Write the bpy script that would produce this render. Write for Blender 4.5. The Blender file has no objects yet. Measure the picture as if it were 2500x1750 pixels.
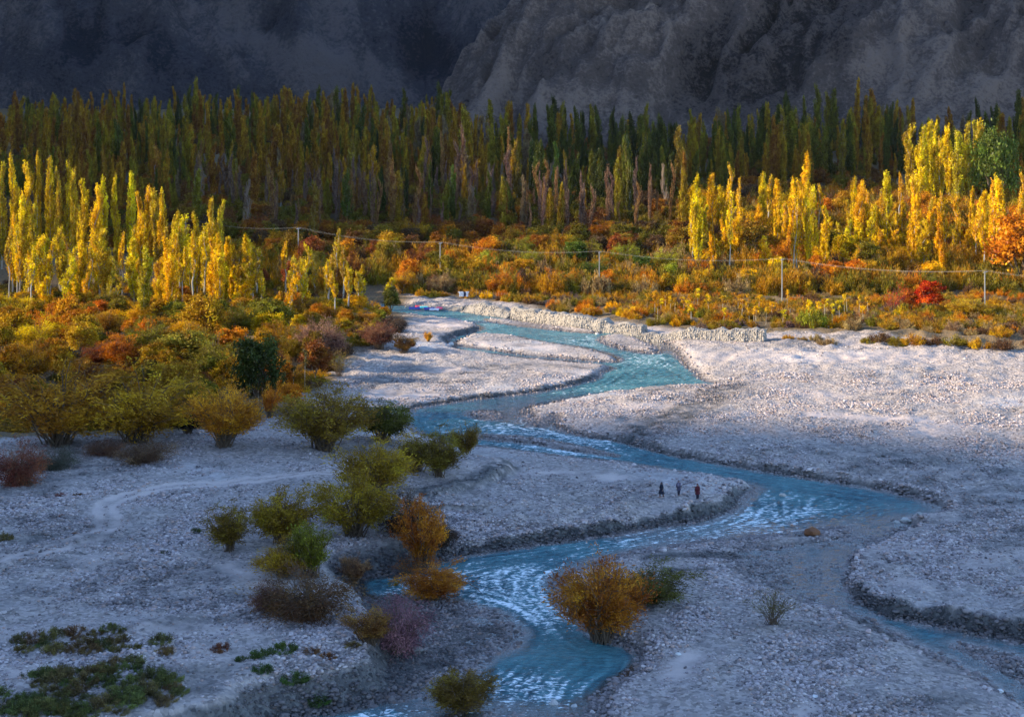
import bpy, bmesh, math, random
import numpy as np
from mathutils import Vector, Matrix

random.seed(7)
RNG = np.random.default_rng(7)
scene = bpy.context.scene
R = math.radians

# ------------------------------------------------------------------ camera
CAM_H, FPX, PYH, PXC = 41.0, 3472.0, 320.0, 1250.0     # camera height, focal length and horizon in photo pixels
cam_data = bpy.data.cameras.new('camera')
cam_data.sensor_width = 36.0
cam_data.lens = 50.0
cam_data.shift_y = -(875.0 - PYH) / 2500.0
cam_data.clip_start = 1.0
cam_data.clip_end = 6000.0
cam = bpy.data.objects.new('camera', cam_data)
cam.location = (0, 0, CAM_H)
cam.rotation_euler = (R(90), 0, 0)
scene.collection.objects.link(cam)
scene.camera = cam

# ------------------------------------------------------------------ light
SUN_EL, SUN_AZ = R(20.0), R(2.0)      # low sun from the left, a little behind the viewer
world = bpy.data.worlds.new('World')
scene.world = world
world.use_nodes = True
wn = world.node_tree.nodes
bg = wn['Background']
sky = wn.new('ShaderNodeTexSky')
sky.sky_type = 'NISHITA'
sky.sun_disc = False
sky.sun_elevation = SUN_EL
sky.sun_rotation = R(270) - SUN_AZ
sky.altitude = 2500
sky.dust_density = 0.6
sky.ozone_density = 2.0
bg.inputs['Strength'].default_value = 0.15
world.node_tree.links.new(sky.outputs[0], bg.inputs['Color'])
sun_data = bpy.data.lights.new('sun', 'SUN')
sun_data.energy = 3.65
sun_data.angle = R(1.6)
sun_data.color = (1.0, 0.84, 0.60)
sun = bpy.data.objects.new('sun', sun_data)
LDIR = Vector((math.cos(SUN_AZ) * math.cos(SUN_EL), math.sin(SUN_AZ) * math.cos(SUN_EL), -math.sin(SUN_EL)))
sun.rotation_euler = LDIR.to_track_quat('-Z', 'Y').to_euler()
sun.location = (-200, -50, 300)
scene.collection.objects.link(sun)
vs = scene.view_settings
vs.view_transform = 'Standard'
vs.look = 'None'
vs.exposure = 1.88
vs.gamma = 1.0
vs.use_curve_mapping = False
scene.cycles.max_bounces = 6
scene.cycles.diffuse_bounces = 2
scene.cycles.transparent_max_bounces = 8

# ------------------------------------------------------------------ helpers
COL = scene.collection

def link(o, parent=None, col=COL):
    col.objects.link(o)
    if parent is not None:
        o.parent = parent
    return o

def tag(o, label=None, cat=None, group=None, kind=None):
    if label: o['label'] = label
    if cat: o['category'] = cat
    if group: o['group'] = group
    if kind: o['kind'] = kind
    return o

def empty(name, loc, rz=0.0, scale=(1, 1, 1)):
    o = bpy.data.objects.new(name, None)
    o.location = loc
    o.rotation_euler = (0, 0, rz)
    o.scale = scale
    o.empty_display_size = 0.3
    COL.objects.link(o)
    return o

def mesh_np(name, verts, faces, mat=None, smooth=False, attrs=None):
    """verts (N,3), faces (M,k) equal-sided; attrs: {name: per-vertex float array}"""
    verts = np.asarray(verts, np.float32)
    faces = np.asarray(faces, np.int32)
    me = bpy.data.meshes.new(name)
    me.vertices.add(len(verts))
    me.vertices.foreach_set('co', verts.ravel())
    k = faces.shape[1]
    me.loops.add(faces.size)
    me.loops.foreach_set('vertex_index', faces.ravel())
    me.polygons.add(len(faces))
    me.polygons.foreach_set('loop_start', np.arange(0, faces.size, k, dtype=np.int32))
    me.polygons.foreach_set('loop_total', np.full(len(faces), k, np.int32))
    if smooth:
        me.polygons.foreach_set('use_smooth', np.ones(len(faces), bool))
    if attrs:
        for an, av in attrs.items():
            a = me.attributes.new(an, 'FLOAT', 'POINT')
            a.data.foreach_set('value', np.asarray(av, np.float32).ravel())
    me.update(calc_edges=True)
    if mat:
        me.materials.append(mat)
    return me

def obj(name, me, parent=None, col=COL):
    return link(bpy.data.objects.new(name, me), parent, col)

class MB:
    """collects tapered tubes, boxes and loose faces (quads) and turns them into one mesh"""
    def __init__(s):
        s.v, s.f = [], []
    def tube(s, pts, rads, sides=5, cap=True):
        n0 = len(s.v)
        for i, p in enumerate(pts):
            p = Vector(p)
            d = (Vector(pts[min(i + 1, len(pts) - 1)]) - Vector(pts[max(i - 1, 0)]))
            if d.length < 1e-6: d = Vector((0, 0, 1))
            d.normalize()
            a = d.orthogonal().normalized() if abs(d.z) < .9 else Vector((1, 0, 0)).cross(d).normalized()
            b = d.cross(a)
            for k in range(sides):
                t = 2 * math.pi * k / sides
                s.v.append(p + (a * math.cos(t) + b * math.sin(t)) * rads[i])
        for i in range(len(pts) - 1):
            for k in range(sides):
                k2 = (k + 1) % sides
                s.f.append((n0 + i * sides + k, n0 + i * sides + k2, n0 + (i + 1) * sides + k2, n0 + (i + 1) * sides + k))
        if cap:
            s.f.append(tuple(n0 + (len(pts) - 1) * sides + k for k in range(sides)))
            s.f.append(tuple(n0 + k for k in reversed(range(sides))))
    def box(s, c, size, rz=0.0):
        n0 = len(s.v)
        hx, hy, hz = [q / 2 for q in size]
        cz, sz = math.cos(rz), math.sin(rz)
        for x, y, z in ((-hx, -hy, -hz), (hx, -hy, -hz), (hx, hy, -hz), (-hx, hy, -hz), (-hx, -hy, hz), (hx, -hy, hz), (hx, hy, hz), (-hx, hy, hz)):
            s.v.append(Vector((c[0] + x * cz - y * sz, c[1] + x * sz + y * cz, c[2] + z)))
        for f in ((3, 2, 1, 0), (4, 5, 6, 7), (0, 1, 5, 4), (1, 2, 6, 5), (2, 3, 7, 6), (3, 0, 4, 7)):
            s.f.append(tuple(n0 + i for i in f))
    def mesh(s, name, mat=None, smooth=False):
        me = bpy.data.meshes.new(name)
        me.from_pydata([tuple(v) for v in s.v], [], s.f)
        if smooth:
            me.polygons.foreach_set('use_smooth', np.ones(len(me.polygons), bool))
        me.update()
        if mat: me.materials.append(mat)
        return me

# ---- gradient noise
_perm = np.random.default_rng(3).permutation(256)
_perm = np.concatenate([_perm, _perm, _perm])
_ang = np.random.default_rng(4).uniform(0, 2 * np.pi, 256)
_gx, _gy = np.cos(_ang), np.sin(_ang)
def noise2(x, y):
    x = np.asarray(x, np.float64); y = np.asarray(y, np.float64)
    xi = np.floor(x).astype(np.int64); yi = np.floor(y).astype(np.int64)
    xf, yf = x - xi, y - yi
    u = xf * xf * xf * (xf * (xf * 6 - 15) + 10); v = yf * yf * yf * (yf * (yf * 6 - 15) + 10)
    def g(ix, iy, dx, dy):
        h = _perm[_perm[ix & 255] + (iy & 255)]
        return _gx[h] * dx + _gy[h] * dy
    a = g(xi, yi, xf, yf); b = g(xi + 1, yi, xf - 1, yf)
    c = g(xi, yi + 1, xf, yf - 1); d = g(xi + 1, yi + 1, xf - 1, yf - 1)
    return 1.5 * ((a + u * (b - a)) * (1 - v) + (c + u * (d - c)) * v)
def fbm(x, y, o=4, g=.5):
    s, a = 0, 1.0
    for i in range(o):
        s = s + a * noise2(x * 2 ** i + 17.3 * i, y * 2 ** i - 9.1 * i); a *= g
    return s
def ridged(x, y, o=4, g=.5):
    s, a = 0, 1.0
    for i in range(o):
        s = s + a * (1 - 2 * np.abs(noise2(x * 2 ** i + 31.7 * i, y * 2 ** i + 5.3 * i))); a *= g
    return s
def sstep(a, b, x):
    t = np.clip((np.asarray(x, float) - a) / (b - a), 0, 1)
    return t * t * (3 - 2 * t)

# ---- photo pixel -> ground point
def at(px, py, z=0.0):
    Y = FPX * (CAM_H - z) / (py - PYH)
    return ((px - PXC) * Y / FPX, Y)
def at_arr(pts, z=0.0):
    return np.array([at(p[0], p[1], z) for p in pts])
def chaikin(P, n=1, closed=True):
    for _ in range(n):
        Q = np.roll(P, -1, 0) if closed else P[1:]
        A = P if closed else P[:-1]
        N = np.empty((2 * len(A), 2)); N[0::2] = .75 * A + .25 * Q; N[1::2] = .25 * A + .75 * Q
        if not closed: N = np.vstack([P[:1], N, P[-1:]])
        P = N
    return P
def seg_dist(X, Y, P, closed=True):
    Q = np.roll(P, -1, 0) if closed else P[1:]
    A = P if closed else P[:-1]
    d2 = np.full(X.shape, 1e18)
    for (ax, ay), (bx, by) in zip(A, Q):
        dx, dy = bx - ax, by - ay
        t = np.clip(((X - ax) * dx + (Y - ay) * dy) / (dx * dx + dy * dy + 1e-12), 0, 1)
        d2 = np.minimum(d2, (X - ax - t * dx) ** 2 + (Y - ay - t * dy) ** 2)
    return np.sqrt(d2)
def inside(X, Y, P):
    Q = np.roll(P, -1, 0)
    r = np.zeros(X.shape, bool)
    for (ax, ay), (bx, by) in zip(P, Q):
        if ay == by: continue
        c = ((ay > Y) != (by > Y)) & (X < (bx - ax) * (Y - ay) / (by - ay) + ax)
        r ^= c
    return r
def sdist(X, Y, P):
    d = seg_dist(X, Y, P)
    return np.where(inside(X, Y, P), d, -d)
# ------------------------------------------------------------------ materials
class NT:
    def __init__(s, name):
        s.m = bpy.data.materials.new(name); s.m.use_nodes = True
        s.t = s.m.node_tree; s.n = s.t.nodes; s.n.clear()
        s.out = s.n.new('ShaderNodeOutputMaterial')
    def add(s, typ, **kw):
        n = s.n.new(typ)
        for k, v in kw.items():
            if k.startswith('i_'):
                n.inputs[k[2:].replace('_', ' ')].default_value = v
            else:
                setattr(n, k, v)
        return n
    def l(s, a, b):
        s.t.links.new(a, b)
    def val(s, x, sock):
        if isinstance(x, (int, float)): sock.default_value = x
        elif isinstance(x, tuple): sock.default_value = x if len(x) == len(sock.default_value) else tuple(x) + (1,)
        else: s.l(x, sock)
    def math(s, op, a, b=0.0, clamp=False):
        n = s.add('ShaderNodeMath', operation=op, use_clamp=clamp)
        s.val(a, n.inputs[0]); s.val(b, n.inputs[1]); return n.outputs[0]
    def mix(s, f, a, b, bt='MIX'):
        n = s.add('ShaderNodeMix', data_type='RGBA', blend_type=bt)
        s.val(f, n.inputs[0]); s.val(a, n.inputs[6]); s.val(b, n.inputs[7]); return n.outputs[2]
    def noise(s, vec, scale, detail=3, rough=.55, out=0):
        n = s.add('ShaderNodeTexNoise'); n.inputs['Scale'].default_value = scale
        n.inputs['Detail'].default_value = detail; n.inputs['Roughness'].default_value = rough
        s.l(vec, n.inputs['Vector']); return n.outputs[out]
    def ramp(s, f, a, b):
        n = s.add('ShaderNodeMapRange', interpolation_type='SMOOTHSTEP'); s.val(f, n.inputs[0])
        n.inputs[1].default_value = a; n.inputs[2].default_value = b; return n.outputs[0]
    def lerp(s, f, a, b):
        n = s.add('ShaderNodeMapRange'); s.val(f, n.inputs[0]); n.inputs[3].default_value = a; n.inputs[4].default_value = b; return n.outputs[0]
    def attr(s, name):
        return s.add('ShaderNodeAttribute', attribute_name=name).outputs['Fac']
    def coord(s, scale=None, out='Object'):
        c = s.add('ShaderNodeTexCoord').outputs[out]
        if scale is None: return c
        m = s.add('ShaderNodeMapping'); m.inputs['Scale'].default_value = scale; s.l(c, m.inputs['Vector']); return m.outputs[0]
    def bump(s, h, strength, dist):
        n = s.add('ShaderNodeBump'); n.inputs['Strength'].default_value = strength; n.inputs['Distance'].default_value = dist
        s.l(h, n.inputs['Height']); return n.outputs[0]
    def principled(s, col, rough=.8, normal=None, spec=.3):
        p = s.add('ShaderNodeBsdfPrincipled')
        s.val(col, p.inputs['Base Color']); s.val(rough, p.inputs['Roughness']); p.inputs['Specular IOR Level'].default_value = spec
        if normal is not None: s.l(normal, p.inputs['Normal'])
        s.l(p.outputs[0], s.out.inputs[0]); return p

def mat_leaf(name, use_random=None, trans=.35):
    """leaf colour comes from the object's own colour, varied from leaf to leaf and in soft patches"""
    t = NT(name)
    oi = t.add('ShaderNodeObjectInfo')
    base = oi.outputs['Color']
    if use_random:
        cr = t.add('ShaderNodeValToRGB'); el = cr.color_ramp.elements; cr.color_ramp.interpolation = 'CONSTANT'
        el[0].position = 0; el[0].color = use_random[0] + (1,)
        el[1].position = 1 / len(use_random); el[1].color = use_random[1] + (1,)
        for i, c in enumerate(use_random[2:]):
            e = el.new((i + 2) / len(use_random)); e.color = c + (1,)
        t.l(oi.outputs['Random'], cr.inputs[0]); base = cr.outputs[0]
    var = t.attr('var')
    c = t.coord()
    patch = t.noise(c, .55, 2)
    hs = t.add('ShaderNodeHueSaturation')
    t.l(base, hs.inputs['Color'])
    hue = t.math('ADD', t.lerp(patch, .45, .535), t.lerp(var, -.012, .012))
    t.l(hue, hs.inputs['Hue'])
    t.l(t.math('MULTIPLY', t.lerp(var, .55, 1.45), t.lerp(t.ramp(patch, .3, .7), .65, 1.25)), hs.inputs['Value'])
    d = t.add('ShaderNodeBsdfDiffuse'); t.l(hs.outputs[0], d.inputs[0])
    tr = t.add('ShaderNodeBsdfTranslucent'); t.l(hs.outputs[0], tr.inputs[0])
    g = t.add('ShaderNodeBsdfGlossy'); g.inputs['Roughness'].default_value = .45; g.inputs[0].default_value = (.9, .9, .9, 1)
    m = t.add('ShaderNodeMixShader'); m.inputs[0].default_value = trans
    t.l(d.outputs[0], m.inputs[1]); t.l(tr.outputs[0], m.inputs[2])
    m2 = t.add('ShaderNodeMixShader'); m2.inputs[0].default_value = .008
    t.l(m.outputs[0], m2.inputs[1]); t.l(g.outputs[0], m2.inputs[2])
    t.l(m2.outputs[0], t.out.inputs[0])
    return t.m

def mat_plain(name, col, rough=.85, var=.25, scale=3.0, bump=0.0):
    t = NT(name); c = t.coord()
    n = t.noise(c, scale, 4)
    cc = t.mix(n, tuple(x * (1 - var) for x in col), tuple(min(1, x * (1 + var)) for x in col))
    t.principled(cc, rough, t.bump(n, .6, bump) if bump else None)
    return t.m

M = {}
M['leaf'] = mat_leaf('leaf_foliage')
M['bark_pale'] = mat_plain('bark_pale', (.36, .32, .26), .9, .35, 2.0)
M['bark_brown'] = mat_plain('bark_brown', (.11, .075, .05), .9, .35, 2.0)
M['twig_grey'] = mat_plain('twig_grey', (.2, .15, .12), .9, .3, 2.0)
M['concrete'] = mat_plain('pole_concrete', (.2, .2, .195), .85, .2, 2.0)
M['steel'] = mat_plain('galvanised_steel', (.3, .31, .32), .5, .15, 5.0)
M['wire'] = mat_plain('aluminium_wire', (.3, .3, .29), .5, .05, 5.0)
M['porcelain'] = mat_plain('brown_porcelain', (.12, .05, .03), .25, .1, 8.0)
M['wood'] = mat_plain('weathered_wood', (.2, .15, .11), .9, .3, 6.0)

# river gravel and valley floor
def mat_ground():
    t = NT('valley_ground'); c = t.coord()
    big = t.noise(c, .035, 4); mid = t.noise(c, .35, 4); fine = t.noise(c, 2.5, 4, .7)
    vo = t.add('ShaderNodeTexVoronoi'); vo.inputs['Scale'].default_value = 3.2; t.l(c, vo.inputs['Vector'])
    vs2 = t.add('ShaderNodeTexVoronoi'); vs2.inputs['Scale'].default_value = 1.3; t.l(c, vs2.inputs['Vector'])
    cell = t.add('ShaderNodeSeparateColor'); t.l(vo.outputs['Color'], cell.inputs[0])
    cell2 = t.add('ShaderNodeSeparateColor'); t.l(vs2.outputs['Color'], cell2.inputs[0])
    grav = t.mix(cell.outputs[0], (.09, .077, .073), (.48, .41, .38))
    grav = t.mix(t.math('MULTIPLY', cell.outputs[1], .35), grav, (.4, .33, .27))
    grav = t.mix(t.math('MULTIPLY', t.ramp(fine, .35, .75), .3), grav, (.42, .35, .325))
    grav = t.mix(t.math('MULTIPLY', t.ramp(mid, .35, .7), .35), grav, (.28, .26, .265))
    grav = t.mix(t.ramp(big, .52, .7), grav, t.mix(cell2.outputs[0], (.34, .315, .31), (.54, .5, .49)))
    sand = t.mix(fine, (.42, .345, .315), (.56, .465, .425))
    col = t.mix(t.math('MINIMUM', t.attr('sand'), 1.0), grav, sand)
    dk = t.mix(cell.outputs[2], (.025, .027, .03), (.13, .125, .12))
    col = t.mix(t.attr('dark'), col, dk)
    soil = t.mix(mid, (.05, .035, .018), (.15, .10, .045))
    soil = t.mix(t.ramp(fine, .45, .65), soil, (.22, .13, .035))
    col = t.mix(t.attr('soil'), col, soil)
    wet = t.attr('wet')
    col = t.mix(wet, col, t.mix(.32, (0, 0, 0), col))
    rough = t.lerp(wet, .9, .35)
    h = t.math('ADD', t.math('MULTIPLY', t.math('SUBTRACT', 1.0, vo.outputs['Distance']), .6), t.math('MULTIPLY', fine, .9))
    h = t.math('MULTIPLY', h, t.math('SUBTRACT', 1.0, t.math('MULTIPLY', t.math('MINIMUM', t.attr('sand'), 1.0), .8)))
    t.principled(col, rough, t.bump(h, .9, .16), .25)
    return t.m
M['ground'] = mat_ground()

def mat_stone(name, cols, wetcol=False):
    t = NT(name)
    oi = t.add('ShaderNodeObjectInfo')
    cr = t.add('ShaderNodeValToRGB'); cr.color_ramp.interpolation = 'LINEAR'; el = cr.color_ramp.elements
    el[0].color = cols[0] + (1,); el[1].color = cols[-1] + (1,)
    for i, c in enumerate(cols[1:-1]):
        e = el.new((i + 1) / (len(cols) - 1)); e.color = c + (1,)
    t.l(oi.outputs['Random'], cr.inputs[0])
    n = t.noise(t.coord(), 6, 3)
    col = t.mix(n, t.mix(.5, (0, 0, 0), cr.outputs[0]), cr.outputs[0])
    col = t.mix(.5, cr.outputs[0], col)
    wa = t.add('ShaderNodeAttribute', attribute_name='wet_and_shade', attribute_type='INSTANCER').outputs['Fac']
    col = t.mix(wa, col, t.mix(.25, (0, 0, 0), col))
    t.principled(col, t.lerp(wa, .85, .4), None, .3)
    return t.m
M['stone'] = mat_stone('river_stone', [(.10, .085, .09), (.55, .46, .455), (.25, .21, .215), (.70, .60, .575), (.19, .16, .165), (.50, .35, .29), (.43, .36, .365), (.6, .515, .495), (.10, .085, .09), (.52, .44, .44)])

def mat_water():
    t = NT('glacial_water'); c = t.coord()
    depth = t.attr('depth'); rapid = t.attr('rapid')
    w1 = t.noise(t.coord((.9, 1.5, 1)), 1.1, 4, .6); w2 = t.noise(t.coord((.7, 1.6, 1)), 4.0, 4, .65)
    h = t.math('ADD', t.math('MULTIPLY', w1, 1.0), t.math('MULTIPLY', w2, .35))
    nb = t.add('ShaderNodeBump'); nb.inputs['Strength'].default_value = 1.0; t.l(t.lerp(t.ramp(depth, .05, .4), .06, .5), nb.inputs['Distance']); t.l(h, nb.inputs['Height']); nrm = nb.outputs[0]
    # foam: torn streaks drawn out along the current, thickest where the flow is quick
    streak = t.attr('streak'); f2 = t.noise(c, .14, 2)
    f1 = t.noise(t.coord((.5, 1.4, 1)), 2.6, 7, .72)
    fo = t.math('ADD', t.math('ADD', t.math('MULTIPLY', streak, .22), t.math('MULTIPLY', f1, .95)), t.math('ADD', t.math('MULTIPLY', rapid, .12), t.math('MULTIPLY', t.math('SUBTRACT', f2, .5), .15)))
    foam = t.math('MULTIPLY', t.ramp(fo, .735, .83), .92)
    tint = t.mix(t.ramp(t.math('ADD', t.math('MULTIPLY', streak, .25), t.math('ADD', t.math('MULTIPLY', w1, .4), t.math('MULTIPLY', w2, .35))), .36, .64), (.010, .058, .088), (.08, .245, .29))
    tint = t.mix(t.ramp(f2, .35, .65), tint, t.mix(.5, tint, (.13, .32, .34)))
    body = t.add('ShaderNodeBsdfDiffuse'); t.l(tint, body.inputs[0]); t.l(nrm, body.inputs['Normal'])
    tr = t.add('ShaderNodeBsdfTransparent'); tr.inputs[0].default_value = (.62, .74, .76, 1)
    mx = t.add('ShaderNodeMixShader'); t.l(t.ramp(depth, .03, .38), mx.inputs[0])
    t.l(tr.outputs[0], mx.inputs[1]); t.l(body.outputs[0], mx.inputs[2])
    gl = t.add('ShaderNodeBsdfGlossy'); gl.inputs['Roughness'].default_value = .07; t.l(nrm, gl.inputs['Normal'])
    fr = t.add('ShaderNodeFresnel'); fr.inputs['IOR'].default_value = 1.33; t.l(nrm, fr.inputs['Normal'])
    m2 = t.add('ShaderNodeMixShader'); t.l(t.math('MINIMUM', t.math('MULTIPLY', fr.outputs[0], t.lerp(t.ramp(depth, .12, .45), 3.4, 1.25)), 1.0), m2.inputs[0]); t.l(mx.outputs[0], m2.inputs[1]); t.l(gl.outputs[0], m2.inputs[2])
    wd = t.add('ShaderNodeBsdfDiffuse'); wd.inputs[0].default_value = (.78, .84, .86, 1)
    m3 = t.add('ShaderNodeMixShader'); t.l(foam, m3.inputs[0]); t.l(m2.outputs[0], m3.inputs[1]); t.l(wd.outputs[0], m3.inputs[2])
    t.l(m3.outputs[0], t.out.inputs[0])
    return t.m
M['water'] = mat_water()

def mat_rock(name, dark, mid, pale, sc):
    """bare rock: scree patches, with ribs pale and gullies dark as painted relief shading"""
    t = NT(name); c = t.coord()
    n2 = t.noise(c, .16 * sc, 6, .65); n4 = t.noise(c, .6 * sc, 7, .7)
    f = t.math('ADD', t.attr('relief_shade'), t.math('MULTIPLY', t.math('SUBTRACT', n2, .5), 1.0))
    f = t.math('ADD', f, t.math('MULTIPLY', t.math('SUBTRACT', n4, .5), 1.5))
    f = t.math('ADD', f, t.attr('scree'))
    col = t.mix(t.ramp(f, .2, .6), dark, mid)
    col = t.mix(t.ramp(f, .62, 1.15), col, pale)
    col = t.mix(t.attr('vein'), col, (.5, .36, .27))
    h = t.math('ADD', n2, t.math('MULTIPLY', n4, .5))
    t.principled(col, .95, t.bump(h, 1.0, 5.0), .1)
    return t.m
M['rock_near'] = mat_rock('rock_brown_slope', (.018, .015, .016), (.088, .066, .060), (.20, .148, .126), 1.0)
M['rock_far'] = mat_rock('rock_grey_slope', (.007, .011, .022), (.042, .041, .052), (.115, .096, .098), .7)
# ------------------------------------------------------------------ river outline, traced on the ground plane
RIVER = [(900,738),(978,745),(1083,754),(1187,769),(1292,784),(1391,795),(1470,807),(1560,815),(1600,828),(1645,845),(1660,868),(1678,897),(1700,908),(1712,925),(1745,936),(1800,938),(1740,942),(1690,941),(1620,945),(1560,951),(1480,962),(1400,975),(1340,987),(1305,992),(1288,1003),(1300,1012),(1300,1030),(1315,1041),(1338,1032),(1350,1017),(1358,1014),(1366,1017),(1357,1038),(1385,1052),(1430,1066),(1509,1076),(1561,1091),(1635,1110),(1740,1128),(1870,1149),(2000,1170),(2109,1186),(2213,1207),(2279,1225),(2305,1241),(2300,1254),(2270,1262),(2215,1264),(2200,1272),(2240,1280),(2161,1309),(2083,1346),(2067,1361),(2062,1400),(2070,1453),(2096,1474),(2161,1502),(2213,1512),(2318,1530),(2396,1548),(2500,1566),(2640,1596),(2640,1790),(2500,1722),(2423,1650),(2344,1614),(2266,1580),(2195,1558),(2148,1526),(2083,1499),(2030,1486),(1960,1466),(1880,1432),(1838,1405),(1850,1382),(1790,1356),(1800,1346),(1900,1342),(1978,1331),(2057,1321),(2083,1306),(2109,1291),(2044,1288),(1965,1304),(1900,1306),(1792,1316),(1661,1328),(1544,1349),(1470,1366),(1400,1392),(1355,1415),(1352,1430),(1373,1471),(1418,1508),(1446,1547),(1478,1563),(1522,1573),(1551,1591),(1561,1615),(1548,1633),(1522,1654),(1488,1670),(1467,1696),(1459,1722),(1455,1780),(1440,1850),(620,1850),(640,1768),(700,1752),(800,1737),(878,1722),(957,1705),(1020,1692),(1075,1668),(1130,1650),(1166,1634),(1176,1602),(1244,1576),(1273,1548),(1244,1513),(1179,1482),(1087,1463),(1022,1455),(960,1460),(878,1458),(866,1434),(852,1416),(925,1403),(983,1398),(1035,1378),(1067,1363),(1161,1350),(1292,1332),(1396,1317),(1504,1303),(1609,1285),(1714,1268),(1779,1249),(1800,1230),(1808,1212),(1831,1197),(1852,1192),(1766,1170),(1687,1157),(1583,1140),(1504,1126),(1400,1117),(1292,1105),(1213,1094),(1174,1090),(1110,1083),(1040,1068),(1000,1050),(985,1030),(988,1003),(1031,991),(1161,973),(1292,960),(1396,941),(1459,923),(1460,912),(1493,900),(1488,896),(1449,889),(1344,879),(1240,871),(1187,863),(1122,858),(1105,848),(1096,838),(1083,828),(1174,806),(1166,795),(1109,782),(999,769),(900,765)]
ISLANDS = [
 [(1105,840),(1135,826),(1161,818),(1240,818),(1318,834),(1423,849),(1480,864),(1517,878),(1496,885),(1404,876),(1292,868),(1213,855),(1150,848)],
 [(1151,1009),(1182,1003),(1216,1009),(1216,1020),(1200,1025),(1161,1017)],
 [(1140,1060),(1169,1061),(1292,1069),(1396,1085),(1502,1111),(1500,1113),(1396,1099),(1292,1081),(1174,1069),(1140,1068)],
 [(1467,822),(1500,817),(1560,825),(1611,850),(1605,860),(1585,863),(1540,855),(1500,845),(1470,835)],
 [(1190,777),(1300,788),(1400,800),(1460,810),(1455,815),(1380,808),(1290,798),(1190,785)],
 [(2340,1562),(2400,1578),(2500,1603),(2640,1640),(2640,1710),(2500,1660),(2440,1632),(2360,1587)]]
RIVER_W = chaikin(at_arr(RIVER), 1)
ISL_W = [chaikin(at_arr(p), 1) for p in ISLANDS]
def water_sd(X, Y):
    s = sdist(X, Y, RIVER_W)
    for p in ISL_W:
        s = np.minimum(s, -sdist(X, Y, p))
    return s + .28 * fbm(X * .55, Y * .4, 3) + .16 * fbm(X * 1.4, Y * 1.1, 3) + .1

# land height above the water and width of the bank, by place
LAND = [(100,1300,.9,2),(400,1300,.8,2),(600,1500,.7,2.5),(700,1640,.6,1.6),(620,1690,.6,1.6),(860,1560,.4,2.0),(300,1650,.9,3),(850,1380,.4,1.5),(1000,1330,.5,1.5),(1150,1320,1.2,1.5),(1300,1290,1.5,1.1),(1450,1268,1.7,1.0),(1650,1236,1.7,1.0),(1770,1210,1.2,1.2),(1600,1150,.6,2),(1400,1130,.5,2),(1200,1110,.6,2),(1250,1180,.9,2),(1010,1060,.6,1.5),
 (1700,1000,.9,2),(2100,1050,1.1,1.5),(2300,900,1.3,2),(2400,1200,1.1,1.5),(1400,1020,.7,1.3),(1500,1050,.9,1),(1650,1100,1.1,1),(1900,1140,1.1,1),(2250,1190,1.0,1.1),(2350,1250,1.0,1.2),(2200,1400,.9,1),(2120,1440,1.2,1.2),(2300,1480,1.5,1.6),(2480,1530,1.7,1.7),(2000,1650,.6,2),(1700,1500,.6,2),(1500,1520,.7,1.5),(1580,1580,.8,1.3),(1560,1680,.5,1.8),(1800,1330,.28,2),(2000,1310,.22,2),(1650,1350,.3,2),(2400,1600,.08,2),(1900,1400,.15,2),
 (1300,930,.8,1.5),(1420,930,.7,.9),(1100,960,.8,1.5),(1300,890,.4,2),(1300,840,.5,2),(1100,795,.9,1),(1130,810,1.0,.8),(1540,840,.3,1.5),(1300,794,.2,1),(1250,1078,.25,1),(1180,1012,.15,1),(1320,1030,.15,1),
 (850,900,1.8,3),(900,950,1.3,2),(700,850,2.6,4),(500,900,2.8,4),(200,900,3,4),(980,880,1.2,2),(1000,735,1.4,2),(1200,755,1.2,2),(1500,800,1.2,2),(1700,850,1.2,2.5),(1900,880,1.5,4),(2300,850,2,4),
 (1100,1550,.05,3),(1180,1520,.04,3),(1050,1600,.22,3),(1000,1500,.12,2),(1100,1650,.15,2),(1250,1550,.02,3)]
LW = np.array([at(p[0], p[1]) for p in LAND]); LH = np.array([p[2] for p in LAND], float); LB = np.array([p[3] for p in LAND], float)
BED = [(1500,1100,.8),(1900,1220,.7),(1350,1350,.8),(1250,1450,.7),(1350,1560,.9),(1500,1610,1.2),(1300,1660,.7),(1230,1745,.03),(1420,1745,.04),(1080,1745,.05),(850,1750,.5),(1980,1400,.02),(1900,1390,-.01),(1970,1440,.02),(2030,1335,.12),(2120,1300,.15),(1880,1420,-.03),(2040,1470,.08),(1930,1365,.03),(2010,1430,.06),(2200,1535,.25),(2300,1560,.25),(2440,1560,.25),(2400,1600,.12),(2400,1630,.15),(2480,1680,.2),(1100,1420,.4),(950,1430,.4),(1250,1020,.12),(1300,1015,.05),(1150,1040,.6),(1600,900,.8),(1400,820,.8),(1100,770,.7),(1200,860,.35),(1400,885,.3),(1630,845,.1),(1450,803,.1),(1850,1215,.12),(1700,1330,.15),(1450,1375,.12),(1320,1590,.25),(1240,1570,.06)]
BW = np.array([at(p[0], p[1]) for p in BED]); BH = np.array([p[2] for p in BED], float)
def idw(X, Y, P, V, p=3.0):
    num = [0.0] * len(V); den = 0.0; acc = [np.zeros(X.shape) for _ in V]
    for i, (a, b) in enumerate(P):
        w = 1.0 / (((X - a) ** 2 + (Y - b) ** 2) + 4.0) ** (p / 2)
        den = den + w
        for k, v in enumerate(V): acc[k] += w * v[i]
    return [a / den for a in acc]
TERRACE = chaikin(at_arr([(1247,1146),(1213,1162),(1148,1191),(1096,1204),(1040,1225),(950,1260),(850,1280),(700,1290),(560,1200),(800,1060),(1000,1085),(1120,1115),(1230,1135)], 1.2), 1)
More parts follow.
